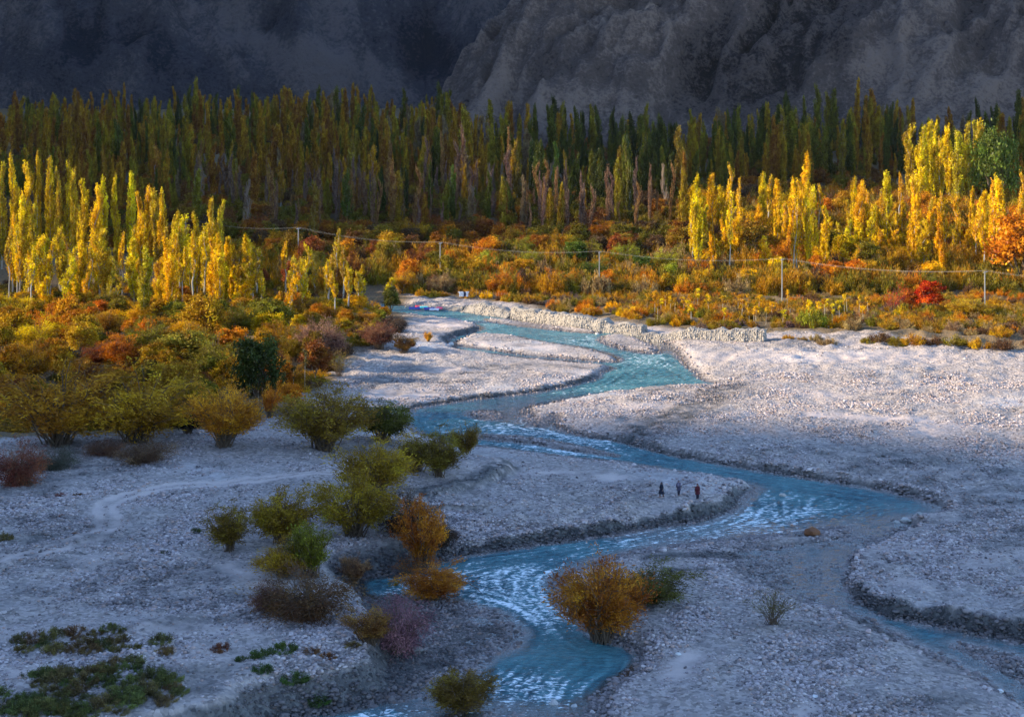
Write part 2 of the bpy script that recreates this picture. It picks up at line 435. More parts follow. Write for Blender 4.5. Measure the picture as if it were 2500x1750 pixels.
PLAIN = chaikin(at_arr([(560,1790),(640,1766),(720,1750),(800,1738),(878,1722),(925,1684),(948,1630),(938,1575),(908,1505),(886,1462),(868,1436),(862,1417),(925,1399),(985,1391),(1040,1371),(1075,1352),(1040,1320),(960,1240),(900,1190),(820,1130),(700,1090),(400,1090),(-300,1100),(-1200,1500),(-600,2000)], .3), 1)
def valley(Y):      # the alluvial fan that carries the woods rises away from the river
    t = np.clip(np.asarray(Y, float) - 345, 0, 600)
    return .09 * t * sstep(0, 40, t)
THREADS = [chaikin(at_arr(p), 2, False) for p in ([(2112,1288),(2060,1312),(1985,1330),(1900,1344),(1815,1351)], [(2085,1325),(2052,1365),(2035,1400),(2042,1440),(2075,1475),(2130,1502),(2210,1530),(2320,1556),(2420,1572),(2560,1600)], [(1985,1345),(1945,1385),(1975,1430),(2040,1468)], [(2250,1560),(2340,1600),(2430,1648),(2520,1715)], [(1010,1478),(1100,1492),(1180,1520)], [(1040,1560),(1130,1570),(1200,1560)])]
def ground_full(X, Y):
    X = np.asarray(X, float); Y = np.asarray(Y, float)
    sd = np.full(X.shape, -60.0)
    m = (Y > 60) & (Y < 430) & (np.abs(X) < 170)
    if m.any(): sd[m] = water_sd(X[m], Y[m])
    h = np.full(X.shape, 2.2); b = np.full(X.shape, 3.0); bed = np.full(X.shape, .6); ter = np.zeros(X.shape)
    if m.any():
        h[m], b[m] = idw(X[m], Y[m], LW, (LH, LB))
        bed[m] = idw(X[m], Y[m], BW, (BH,))[0]
        e_ = .5 * fbm(X[m] * .35, Y[m] * .35, 3)
        ter[m] = 1.0 * sstep(-1.2, .3, sdist(X[m], Y[m], TERRACE) + e_)
        pl = sdist(X[m], Y[m], PLAIN)
        far_ = sstep(150, 135, Y[m])
        ter[m] = np.maximum(ter[m], 1.75 * np.where(Y[m] < 150, sstep(-.3, 1.3, pl + e_), sstep(-14, 10, pl)) )
    land = -sd
    b = b * (1 + .55 * fbm(X * .22 + 7, Y * .22, 3)); h = h * (1 + .3 * fbm(X * .3, Y * .3 + 4, 3))
    zl = h * (.75 * sstep(0, 1, land / b) + .25 * sstep(0, 1, land / (b * 6)))
    zl = zl + ter * sstep(0, 3, land)
    rough = fbm(X * .09, Y * .09, 4) * .22 + fbm(X * .45, Y * .45, 3) * .055 + .03 * ridged(X * .12 + .03 * Y, Y * .22, 2)
    band = ridged((X + .35 * Y) * .018 + .25 * fbm(X * .03, Y * .03, 2), (Y - .25 * X) * .085, 3, .55)
    zl = zl + .06 * band * sstep(1.5, 8, land) * sstep(345, 320, Y)
    zl = zl + rough * sstep(0.3, 7, land) + fbm(X * .9, Y * .9, 3) * .045
    zw = -bed * sstep(0, 1, sd / 2.6) + fbm(X * .9, Y * .9, 3) * np.where(bed < .2, .085, .05) - .02
    mt = (Y > 85) & (Y < 160) & (np.abs(X) < 70)
    if mt.any():
        dt = np.min([seg_dist(X[mt], Y[mt], p, False) for p in THREADS], axis=0) + .35 * fbm(X[mt] * .6, Y[mt] * .6, 2)
        cut = .1 * np.exp(-(dt / .8) ** 2)
        zw[mt] -= cut; zl[mt] -= cut * (zl[mt] < .5)
    z = np.where(sd > 0, zw, zl) + valley(Y)
    # the valley floor outside the traced stretch
    return z, sd
def gz(x, y):
    z, _ = ground_full(np.array([x]), np.array([y])); return float(z[0])
def gza(xy):
    xy = np.asarray(xy); return ground_full(xy[:, 0], xy[:, 1])[0]

tcol = np.concatenate([-np.geomspace(15.0, .43, 26)[:-1], np.arange(-.42, .4201, .0021), np.geomspace(.43, 15.0, 26)[1:]])
yrow = np.concatenate([np.linspace(-300, 84, 24), np.geomspace(86, 345, 650), np.geomspace(348, 1000, 130), np.linspace(1015, 1550, 24)])
GT, GY = np.meshgrid(tcol, yrow)
GX = np.clip(np.where(GY < 84, GT * 84, GT * GY), -1400, 1400)
gshape = GX.shape
GZ, GSD = ground_full(GX.ravel(), GY.ravel())
gx, gy = GX.ravel(), GY.ravel()
def near_path(pts, z, wd, closed=False, soft=1.0):
    P = chaikin(at_arr(pts, z), 2, False)
    m = (gy > 80) & (gy < 420) & (np.abs(gx) < 160)
    d = np.full(gx.shape, 1e3); d[m] = seg_dist(gx[m], gy[m], P, False)
    return d
# vehicle track over the shingle: two ruts
td = near_path([(-60,1385),(0,1373),(117,1350),(210,1322),(258,1299),(268,1280),(258,1261),(256,1244),(285,1226),(340,1212),(410,1196),(490,1187),(570,1180),(700,1168),(860,1152)], 2.3, 1)
rut = np.exp(-((np.abs(td) - .85) / .42) ** 2)
sand = rut * 1.3 + .35 * np.exp(-(td / 1.6) ** 2)
rutz = -.07 * rut
for pts, z, w, a in [([(1240,1150),(1320,1158),(1420,1162),(1500,1170)], .8, 2.0, .9), ([(1990,1015),(2080,1018),(2180,1025),(2260,1028)], 1, 1.6, .9),
                  ([(930,965),(1000,962),(1060,958)], .8, 3.0, .9), ([(1000,790),(1060,795),(1110,795)], .9, 2.5, .95), ([(980,960),(1080,985)], .8, 1.5, .5),
                  ([(1180,838),(1260,842),(1340,848)], .5, 2.0, .7), ([(1050,910),(1130,905)], .8, 2.5, .6), ([(1780,870),(2000,880),(2250,872)], 1.2, 6.0, .5),
                  ([(0,1545),(250,1540),(600,1535)], 2.4, 1.6, .6), ([(560,1390),(650,1410),(660,1440)], 2.3, 2.2, .7), ([(1660,1640),(1680,1600)], .6, 1.4, .8), ([(2000,1720),(1960,1740)], .6, 1.0, .9),
                  ([(200,1210),(100,1235)], 2.3, 1.2, .6), ([(2200,1420),(2260,1440)], 1.0, 1.0, .7), ([(0,1640),(80,1650),(130,1630)], 2.4, 1.2, .8)]:
    d = near_path(pts, z, 1); sand = np.maximum(sand, a * np.exp(-(d / w) ** 2))
sand = np.clip(sand * (1 + .5 * fbm(gx * .3, gy * .3, 3)), 0, 1)
sand = np.maximum(sand, .55 * sstep(.35, .8, fbm(gx * .035 + 5, gy * .05, 3)))
dark = np.zeros_like(gx)
# flood lines: silt settles in the hollows, coarse dark stones on the crests
band = ridged((gx + .35 * gy) * .018 + .25 * fbm(gx * .03, gy * .03, 2), (gy - .25 * gx) * .085, 3, .55)
sand = np.maximum(sand, .4 * sstep(-.1, -.7, band + .3 * fbm(gx * .4, gy * .4, 2)) * sstep(.5, 3, -GSD))
dark = .45 * sstep(.75, 1.5, band + .5 * fbm(gx * .25, gy * .25, 3)) * sstep(.5, 3, -GSD) * sstep(-.1, .5, fbm(gx * .03 + 3, gy * .03, 2) + .2)
for pts, w, a in [([(1540,1078),(1620,1042),(1700,1000),(1790,950)], 4.0, .75), ([(1600,1362),(1700,1352),(1830,1350)], 1.4, .9), ([(1630,1395),(1720,1388)], .8, 1.0), ([(2060,1500),(2120,1530),(2180,1552)], .9, 1.0),
               ([(2420,1600),(2500,1640),(2600,1680)], 1.8, .8), ([(1000,1500),(1100,1500),(1220,1530),(1150,1580),(1060,1620),(960,1660)], 3.2, .8), ([(930,1640),(1000,1660),(900,1690)], 1.8, .7),
               ([(1150,905),(1300,890),(1420,900)], 2.4, .55), ([(1850,1380),(1960,1400),(1990,1450)], 2.5, .8), ([(900,960),(960,930),(1010,905)], 2.5, .6)]:
    d = near_path(pts, .3, 1); dark = np.maximum(dark, a * np.exp(-(d / w) ** 2))
dark = np.clip(dark * (1 + .9 * fbm(gx * .5, gy * .5, 3)), 0, 1)
# painted shade on the undercut bank faces: the strip that rises straight from the water
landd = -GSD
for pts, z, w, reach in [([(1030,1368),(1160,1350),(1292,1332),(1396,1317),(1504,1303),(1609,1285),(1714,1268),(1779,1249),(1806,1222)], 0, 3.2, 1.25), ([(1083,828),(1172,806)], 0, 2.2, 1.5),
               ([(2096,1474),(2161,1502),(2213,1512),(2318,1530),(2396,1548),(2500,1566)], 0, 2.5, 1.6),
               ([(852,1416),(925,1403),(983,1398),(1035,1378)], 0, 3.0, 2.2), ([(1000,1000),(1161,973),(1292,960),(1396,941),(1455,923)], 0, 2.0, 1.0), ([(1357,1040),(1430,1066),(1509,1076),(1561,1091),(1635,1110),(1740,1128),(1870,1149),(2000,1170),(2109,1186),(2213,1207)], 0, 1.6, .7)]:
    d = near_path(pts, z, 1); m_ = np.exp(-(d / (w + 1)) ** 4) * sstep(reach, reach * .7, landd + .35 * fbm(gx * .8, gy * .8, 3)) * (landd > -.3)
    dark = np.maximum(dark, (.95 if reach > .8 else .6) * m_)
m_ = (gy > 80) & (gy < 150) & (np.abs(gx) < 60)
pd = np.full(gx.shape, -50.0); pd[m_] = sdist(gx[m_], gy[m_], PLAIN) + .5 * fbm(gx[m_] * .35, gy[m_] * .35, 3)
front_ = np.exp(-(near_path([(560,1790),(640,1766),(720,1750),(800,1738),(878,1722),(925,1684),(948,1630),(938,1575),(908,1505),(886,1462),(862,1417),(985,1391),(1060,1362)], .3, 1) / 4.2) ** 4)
dark = np.maximum(dark, .92 * front_ * sstep(2.05, 1.75, GZ + .25 * fbm(gx * .6, gy * .6, 3)))  # shade painted on the bank face below the plain as well
d = near_path([(1245,1152),(1213,1168),(1148,1197),(1096,1212),(1040,1232)], .6, 1); dark = np.maximum(dark, .9 * np.exp(-(d / 1.5) ** 4) * sstep(-.7, 0, fbm(gx * .9, gy * .9, 3)))  # shaded face of the terrace edge, painted as a dark line
# earth and leaf litter under the woods
SOILP = at_arr([(-900,1110),(0,1090),(450,1062),(600,1015),(700,985),(800,920),(900,850),(985,790),(985,735),(1000,716),(1130,722),(1245,735),(1590,792),(1900,808),(2000,806),(2130,812),(2200,826),(2500,858),(3400,900),(6000,450),(-6000,450)], 1.5)
SOILP[-2:] = [(3000, 900), (-3000, 900)]
ssd = sdist(gx, gy, SOILP)
soil = sstep(-3, 2, ssd + 2.5 * fbm(gx * .12, gy * .12, 3)) * .92
soil[gy > 500] = .92
wet = sstep(-.8, .1, GSD + .5 * fbm(gx * .7, gy * .7, 2)) * .9
wet = np.maximum(wet, .8 * sstep(.32, .06, GZ - valley(gy)) * (np.abs(gx) < 165))
GZ = GZ + rutz
nr, nc = gshape
idx = np.arange(nr * nc).reshape(nr, nc)
quads = np.stack([idx[:-1, :-1], idx[:-1, 1:], idx[1:, 1:], idx[1:, :-1]], -1).reshape(-1, 4)
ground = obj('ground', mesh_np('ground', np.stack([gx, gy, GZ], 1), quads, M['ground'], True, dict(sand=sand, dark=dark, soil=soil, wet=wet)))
tag(ground, 'pale river shingle and sand rising into leaf-littered woodland soil', kind='structure')

def grid_lookup(X, Y):
    """indices of the ground grid vertex nearest to each point"""
    r = np.clip(np.searchsorted(yrow, Y), 1, nr - 1); c = np.clip(np.searchsorted(tcol, X / Y), 1, nc - 1)
    return r * nc + c
# ------------------------------------------------------------------ the water
wm = ((GSD > -.3) | ((GZ < .06) & (GSD > -14))) & (gy > 84) & (gy < 400) & (np.abs(GT.ravel()) < .43)
fq = quads[wm[quads].any(1)]
used = np.unique(fq)
remap = -np.ones(nr * nc, np.int64); remap[used] = np.arange(len(used))
RAP = [(1180,1440,9,1),(1280,1480,9,1),(1350,1440,6,.8),(1560,1300,10,.9),(1700,1285,10,.8),(1850,1245,12,.5),(1950,1270,10,.5),(1250,1045,12,.9),(1350,1055,8,.8),(1400,1072,8,.7),(1150,790,8,.8),(1420,835,10,.9),(1560,880,14,.8),(1090,833,5,1),(1420,955,10,.7),(900,1730,6,1.3),(1320,1690,5,.9),(1220,1690,5,.8),(1010,1455,4,.8),(1130,1470,5,.9),(1600,1110,10,.4),(1350,1105,7,.9)]
wx, wy = gx[used], gy[used]
rap = np.zeros(len(used))
for px, py, r_, a in RAP:
    c_ = at(px, py); rap += a * np.exp(-(((wx - c_[0]) / r_) ** 2 + ((wy - c_[1]) / r_) ** 2))
rap = np.clip(rap, 0, 1.3) * sstep(0, 1.2, GSD[used])
calm = np.exp(-((wx - at(1500, 1600)[0]) / 4) ** 2 - ((wy - at(1500, 1600)[1]) / 5) ** 2) + np.exp(-((wx - at(1250, 1600)[0]) / 4) ** 2 - ((wy - at(1250, 1600)[1]) / 3) ** 2)
side = (GSD[used] > 0) * sstep(.35, .15, -GZ[used])
# current lines: noise smeared along the banks' direction
SDG = GSD.reshape(gshape)
dY = np.gradient(SDG, axis=0) / np.maximum(np.gradient(GY, axis=0), 1e-3); dX = np.gradient(SDG, axis=1) / np.maximum(np.gradient(GX, axis=1), 1e-3)
c2, s2 = dX ** 2 - dY ** 2, 2 * dX * dY
for _ in range(10):
    for A_ in (c2, s2):
        A_[1:-1] = (A_[:-2] + A_[1:-1] + A_[2:]) / 3; A_[:, 1:-1] = (A_[:, :-2] + A_[:, 1:-1] + A_[:, 2:]) / 3
fang = (.5 * np.arctan2(s2, c2) + math.pi / 2).ravel()
streak = np.zeros(len(used))
for sg in (-1, 1):
    qx, qy = wx.copy(), wy.copy(); pa = fang[used]; dxs, dys = sg * np.cos(pa), sg * np.sin(pa)
    for k_ in range(9):
        streak += noise2(qx * 1.7, qy * 1.7) + .6 * noise2(qx * 3.6 + 40, qy * 3.6)
        qx = qx + dxs * .42; qy = qy + dys * .42
        an = fang[grid_lookup(qx, qy)]; nx_, ny_ = np.cos(an), np.sin(an); fl = np.sign(nx_ * dxs + ny_ * dys); fl[fl == 0] = 1
        dxs, dys = nx_ * fl, ny_ * fl
streak = np.clip(.5 + .19 * streak / streak.std(), 0, 1)
wz = (.05 * fbm(wx * .5, wy * .9, 3) + (.075 + .14 * rap) * (.5 * fbm(wx * 1.0, wy * 1.5, 3) + .35 * (streak - .5))) * sstep(0, 1.5, GSD[used]) * (1 - .8 * np.clip(calm + side, 0, 1)) + .015
water = obj('river_water', mesh_np('river_water', np.stack([wx, wy, wz], 1), remap[fq], M['water'], True, dict(streak=streak, depth=np.clip(wz - GZ[used], 0, 3), rapid=rap - .6 * np.clip(calm + side * .7, 0, 1))))
tag(water, 'turquoise glacial river braiding round the gravel bars', kind='structure')

# ------------------------------------------------------------------ mountains
def grid_mesh(name, xs, ys, hf, mat, attrs=None):
    X, Y = np.meshgrid(xs, ys)
    r = hf(X.ravel(), Y.ravel())
    Z, at_ = r
    n, m = X.shape
    ii = np.arange(n * m).reshape(n, m)
    q = np.stack([ii[:-1, :-1], ii[:-1, 1:], ii[1:, 1:], ii[1:, :-1]], -1).reshape(-1, 4)
    return mesh_np(name, np.stack([X.ravel(), Y.ravel(), Z], 1), q, mat, True, at_)
def smin(a, b, k):
    h = np.clip(.5 + .5 * (b - a) / k, 0, 1)
    return b * (1 - h) + a * h - k * h * (1 - h)
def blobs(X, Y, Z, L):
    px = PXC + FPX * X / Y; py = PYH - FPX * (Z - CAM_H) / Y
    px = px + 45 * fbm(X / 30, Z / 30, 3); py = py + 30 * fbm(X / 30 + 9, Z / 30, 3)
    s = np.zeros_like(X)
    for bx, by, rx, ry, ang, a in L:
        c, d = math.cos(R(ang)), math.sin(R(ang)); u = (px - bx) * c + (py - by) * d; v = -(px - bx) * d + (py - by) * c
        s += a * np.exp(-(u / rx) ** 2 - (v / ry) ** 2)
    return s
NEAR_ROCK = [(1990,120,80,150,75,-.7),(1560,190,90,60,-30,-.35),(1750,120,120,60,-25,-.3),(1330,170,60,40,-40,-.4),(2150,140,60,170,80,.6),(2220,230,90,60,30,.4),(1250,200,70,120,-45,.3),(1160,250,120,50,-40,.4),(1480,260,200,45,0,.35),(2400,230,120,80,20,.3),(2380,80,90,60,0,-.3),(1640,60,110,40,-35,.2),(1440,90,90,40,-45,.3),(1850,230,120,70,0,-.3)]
FAR_ROCK = [(160,110,110,130,80,-.8),(60,60,90,70,0,.35),(380,90,80,150,60,-.3),(560,70,60,190,-58,.5),(700,130,70,160,-50,.45),(690,60,60,50,0,-.8),(450,180,100,60,30,-.5),(840,80,140,50,50,.35),(960,60,70,130,-35,-.7),(1050,150,60,110,-30,-.5),(900,200,150,40,20,.3),(300,190,120,50,0,.2),(1150,60,80,80,0,-.1),(50,190,80,50,0,-.3)]
def near_mountain(X, Y):
    wx_ = X + 18 * fbm(X / 90, Y / 90, 3); 
    spur = ridged(wx_ / 150 + .3, Y / 420, 3) 
    Yb = 672 - 22 * spur
    front = 27 + .86 * (Y - Yb)
    flank = 49 + 1.0 * (X + 30) + 6 * fbm(X / 25, Y / 25, 3)
    up = np.clip((Y - Yb) / 60, 0, 1)
    r1 = ridged((X - .9 * Y) / 75 + .25 * fbm(X / 40, Y / 40, 2), Y / 160, 3, .5); r2 = ridged((X - .7 * Y) / 26 + .3 * fbm(X / 20, Y / 20, 2), Y / 60, 4, .55); r3 = ridged((X - .4 * Y) / 9, Y / 14, 3)
    cr = 13 * r1 + 4.5 * r2 + 1.6 * r3
    relief_shade = .3 + .2 * r1 + .2 * r2 + .1 * r3  # ribs lighter, gullies darker: relief shading put into the colour
    z = smin(front, flank, 9) + cr * np.clip((Y - Yb) / 40, 0, 1.2) * np.clip((flank - 20) / 40, .15, 1)
    z = z - 60 * sstep(655, 632, Y)
    # scree chutes run straight down the face
    ch = fbm(wx_ / 38 + .25 * Y / 38, Y / 260 + 3, 3) 
    scree = sstep(-.2, .6, ch) * .5 + .12 + .3 * sstep(40, 0, Y - Yb)
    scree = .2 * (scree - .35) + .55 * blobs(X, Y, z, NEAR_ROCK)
    L = np.abs((X - 39) - 1.63 * (Y - 713) + 5 * fbm(Y / 14, X / 60, 3))
    vein = np.clip(1 - L / 1.6, 0, 1) * (fbm(X / 9, Y / 9, 2) > -.15) * ((X > 30) & (X < 125)) * .7
    return z, dict(scree=scree, vein=vein, relief_shade=relief_shade)
def far_mountain(X, Y):
    wx_ = X + 30 * fbm(X / 130, Y / 130, 3)
    spur = ridged(wx_ / 230 + .15, Y / 600 + .4, 3)
    Yb = 960 - 42 * spur
    z = 48 + .74 * (Y - Yb)
    r1 = ridged((wx_ + .9 * Y) / 120, Y / 300, 3, .5); r2 = ridged((X + .7 * Y) / 42 + .3 * fbm(X / 30, Y / 30, 2), Y / 100, 4, .55); r3 = ridged((X + .5 * Y) / 14, Y / 22, 3)
    cr = 24 * r1 + 7 * r2 + 2.5 * r3
    relief_shade = .3 + .2 * r1 + .2 * r2 + .1 * r3  # relief shading painted into the far slope too
    z = z + cr * np.clip((Y - Yb) / 60, 0, 1.3)
    z = z - 60 * sstep(945, 908, Y)
    ch = fbm(wx_ / 70 + .75 * Y / 70, Y / 420 + 8, 4)
    return z, dict(scree=.2 * (sstep(-.25, .5, ch) - .4) + .6 * blobs(X, Y, z, FAR_ROCK), vein=np.zeros_like(X), relief_shade=relief_shade)
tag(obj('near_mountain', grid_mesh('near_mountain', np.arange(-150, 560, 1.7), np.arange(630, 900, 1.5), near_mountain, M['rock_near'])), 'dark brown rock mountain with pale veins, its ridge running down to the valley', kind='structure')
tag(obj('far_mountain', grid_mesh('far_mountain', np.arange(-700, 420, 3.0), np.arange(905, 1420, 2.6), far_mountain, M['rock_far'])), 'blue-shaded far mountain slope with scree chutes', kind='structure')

# unseen ridge added beyond the frame, its skyline shaped to shade foreground and far slopes
TEL = math.tan(SUN_EL) / math.cos(SUN_AZ)
CREST_L = np.array([-600, 150, 176, 190, 205, 222, 238, 300, 386, 393, 402, 484, 500, 560, 1500])
CREST_H = np.array([380, 330, 700 * TEL + 90 * TEL, 700 * TEL + 66 * TEL, 700 * TEL + 20 * TEL, 660 * TEL, 612 * TEL, 600 * TEL, 604 * TEL, 660 * TEL, 768 * TEL, 778 * TEL, 420, 620, 640])
def shade_ridge(X, Y):
    l = Y - X * math.tan(SUN_AZ)
    H = np.interp(l, CREST_L, CREST_H) + 7.0 * fbm(Y / 22, X / 300, 4) * (Y < 470)
    foot = -np.maximum(260, .4 * Y + 40)
    t = np.where(X > -700, (X - foot) / (-700 - foot), (X + 1150) / 450)
    z = H * np.clip(t, 0, 1) + (10 * fbm(X / 60, Y / 60, 4)) * np.clip(4 * t * (1 - t), 0, 1) - 3
    return z, dict(scree=.3 * fbm(X / 60, Y / 60, 3), vein=np.zeros_like(X), relief_shade=np.full(X.shape, .4))
tag(obj('shade_ridge', grid_mesh('shade_ridge', np.concatenate([np.arange(-1160, -720, 20), np.arange(-720, -680, 5), np.arange(-680, -255, 15)]), np.arange(-500, 1300, 6.0), shade_ridge, M['rock_near'])), 'unseen ridge added on the sunny side to cast shade', kind='structure')

# ------------------------------------------------------------------ loose stones (too many to count)
def stone_mesh(seed, sub=2):
    bm = bmesh.new(); bmesh.ops.create_icosphere(bm, subdivisions=sub, radius=.5)
    r = random.Random(seed); o = [r.uniform(0, 50) for _ in range(3)]
    k = [r.uniform(.8, 1.25), r.uniform(.7, 1.0), r.uniform(.45, .7)]
    from mathutils import noise
    for v in bm.verts:
        n = noise.noise(Vector(v.co) * 2.2 + Vector(o)); v.co *= 1 + .38 * n
        v.co = Vector((v.co.x * k[0], v.co.y * k[1], v.co.z * k[2]))
    me = bpy.data.meshes.new('stone'); bm.to_mesh(me); bm.free()
    me.polygons.foreach_set('use_smooth', np.ones(len(me.polygons), bool))
    me.materials.append(M['stone'])
    return me
def proto_collection(name, meshes):
    c = bpy.data.collections.new(name)
    for i, me in enumerate(meshes):
        c.objects.link(bpy.data.objects.new('%s_%02d' % (name, i), me))
    return c
def scatter_stuff(name, pts, scl, rot, idx_, coll, wet_and_shade=None):
    """one object whose points carry copies of the shapes in coll"""
    me = bpy.data.meshes.new(name)
    me.vertices.add(len(pts)); me.vertices.foreach_set('co', np.asarray(pts, np.float32).ravel())
    a = me.attributes.new('scl', 'FLOAT_VECTOR', 'POINT'); a.data.foreach_set('vector', np.asarray(scl, np.float32).ravel())
    a = me.attributes.new('rot', 'FLOAT_VECTOR', 'POINT'); a.data.foreach_set('vector', np.asarray(rot, np.float32).ravel())
    a = me.attributes.new('pick', 'INT', 'POINT'); a.data.foreach_set('value', np.asarray(idx_, np.int32).ravel())
    if wet_and_shade is not None:
        a = me.attributes.new('wet_and_shade', 'FLOAT', 'POINT'); a.data.foreach_set('value', np.asarray(wet_and_shade, np.float32))
    o = obj(name, me)
    ng = bpy.data.node_groups.new(name, 'GeometryNodeTree')
    ng.interface.new_socket('Geometry', in_out='INPUT', socket_type='NodeSocketGeometry')
    ng.interface.new_socket('Geometry', in_out='OUTPUT', socket_type='NodeSocketGeometry')
    N = ng.nodes; gi = N.new('NodeGroupInput'); go = N.new('NodeGroupOutput')
    ci = N.new('GeometryNodeCollectionInfo'); ci.inputs['Collection'].default_value = coll; ci.inputs['Separate Children'].default_value = True; ci.inputs['Reset Children'].default_value = True
    ip = N.new('GeometryNodeInstanceOnPoints'); ip.inputs['Pick Instance'].default_value = True
    def na(nm, dt):
        n = N.new('GeometryNodeInputNamedAttribute'); n.data_type = dt; n.inputs['Name'].default_value = nm; return n.outputs[0]
    e2r = N.new('FunctionNodeEulerToRotation')
    L = ng.links.new
    L(gi.outputs[0], ip.inputs['Points']); L(ci.outputs[0], ip.inputs['Instance'])
    L(na('pick', 'INT'), ip.inputs['Instance Index']); L(na('scl', 'FLOAT_VECTOR'), ip.inputs['Scale'])
    L(na('rot', 'FLOAT_VECTOR'), e2r.inputs[0]); L(e2r.outputs[0], ip.inputs['Rotation']); L(ip.outputs[0], go.inputs[0])
    md = o.modifiers.new('scatter', 'NODES'); md.node_group = ng
    return o
stone_coll = proto_collection('cobble', [stone_mesh(i) for i in range(8)])
def sample_stones(n, y0, y1, smin_, smax, pw):
    Y = np.sqrt(RNG.uniform(y0 ** 2, y1 ** 2, n)); X = RNG.uniform(-.4, .4, n) * Y
    g = grid_lookup(X, Y)
    keep = (soil[g] < .4) & (RNG.uniform(0, 1, n) > sand[g] * 1.1) & (GZ[g] > -.16)
    clump = fbm(X * .11, Y * .11, 3)
    keep &= RNG.uniform(0, 1, n) < np.clip(.5 + 1.3 * clump + .7 * dark[g] + .3 * wet[g], .08, 1)
    X, Y, g = X[keep], Y[keep], g[keep]
    s = smin_ + (smax - smin_) * RNG.uniform(0, 1, len(X)) ** pw
    s = s * (1 + .4 * np.clip(clump[keep], -.5, 1))
    return X, Y, g, s
parts_ = [sample_stones(190000, 92, 150, .09, .36, 2.6), sample_stones(120000, 150, 235, .12, .38, 2.8), sample_stones(18000, 235, 345, .16, .38, 2.8)]
def edge_stones(n, y0, y1, a, b_):
    Y = np.sqrt(RNG.uniform(y0 ** 2, y1 ** 2, n)); X = RNG.uniform(-.4, .4, n) * Y; g = grid_lookup(X, Y)
    k = (GSD[g] > -1.6) & (GSD[g] < .9) & (GZ[g] > -.22) & (soil[g] < .4) & (fbm(X * .3, Y * .3, 2) > -.15)
    X, Y, g = X[k], Y[k], g[k]
    return X, Y, g, a + (b_ - a) * RNG.uniform(0, 1, len(X)) ** 2.2
def shoal_stones(n, y0, y1):
    Y = np.sqrt(RNG.uniform(y0 ** 2, y1 ** 2, n)); X = RNG.uniform(-.4, .4, n) * Y; g = grid_lookup(X, Y)
    k = (GSD[g] > -3) & (GZ[g] > -.2) & (GZ[g] < .12) & (noise2(X * .35, Y * .7) > -.25)
    return X[k], Y[k], g[k], RNG.uniform(.12, .42, k.sum())
parts_ += [shoal_stones(60000, 92, 160), edge_stones(90000, 92, 170, .14, .6), edge_stones(90000, 170, 345, .2, .65)]
SX = np.concatenate([p[0] for p in parts_]); SY = np.concatenate([p[1] for p in parts_]); SG = np.concatenate([p[2] for p in parts_]); SS = np.concatenate([p[3] for p in parts_])
spts = np.stack([SX, SY, GZ[SG] + .06 * SS], 1)
srot = np.stack([RNG.normal(0, .15, len(SX)), RNG.normal(0, .15, len(SX)), RNG.uniform(0, 6.28, len(SX))], 1)
stones = scatter_stuff('river_stones', spts, np.repeat(SS[:, None], 3, 1) * RNG.uniform(.85, 1.15, (len(SX), 3)), srot, RNG.integers(0, 8, len(SX)), stone_coll, np.clip(np.maximum(.7 * wet[SG], dark[SG]) * 1.05, 0, 1))  # last argument: wet margins, dark stones and painted bank shade together
tag(stones, 'grey and white cobbles strewn over the shingle bars', 'stones', kind='stuff')
# ------------------------------------------------------------------ plants: shapes
def unit(v): return v / (np.linalg.norm(v, axis=-1, keepdims=True) + 1e-9)
def leaf_quads(C, size, aspect, up=0.0, rng=RNG, D=None):
    """one small rhombic face for each centre in C"""
    n = len(C)
    a = rng.normal(0, 1, (n, 3)); a[:, 2] += up
    if D is not None: a = a * .55 + D * 1.2
    a = unit(a)
    b = unit(np.cross(a, rng.normal(0, 1, (n, 3))))
    s = (size * rng.uniform(.6, 1.35, n))[:, None]
    a = a * s; b = b * s * aspect
    V = np.stack([C - a, C + b, C + a, C - b], 1).reshape(-1, 3)
    F = np.arange(4 * n).reshape(n, 4)
    return V, F
def leaf_mesh(name, C, size, aspect, up=0.0, rng=RNG, D=None, var=None):
    V, F = leaf_quads(C, size, aspect, up, rng, D)
    v = rng.uniform(0, 1, len(C)) if var is None else np.clip(var + rng.normal(0, .18, len(C)), 0, 1)
    return mesh_np(name, V, F, M['leaf'], False, dict(var=np.repeat(v, 4)))

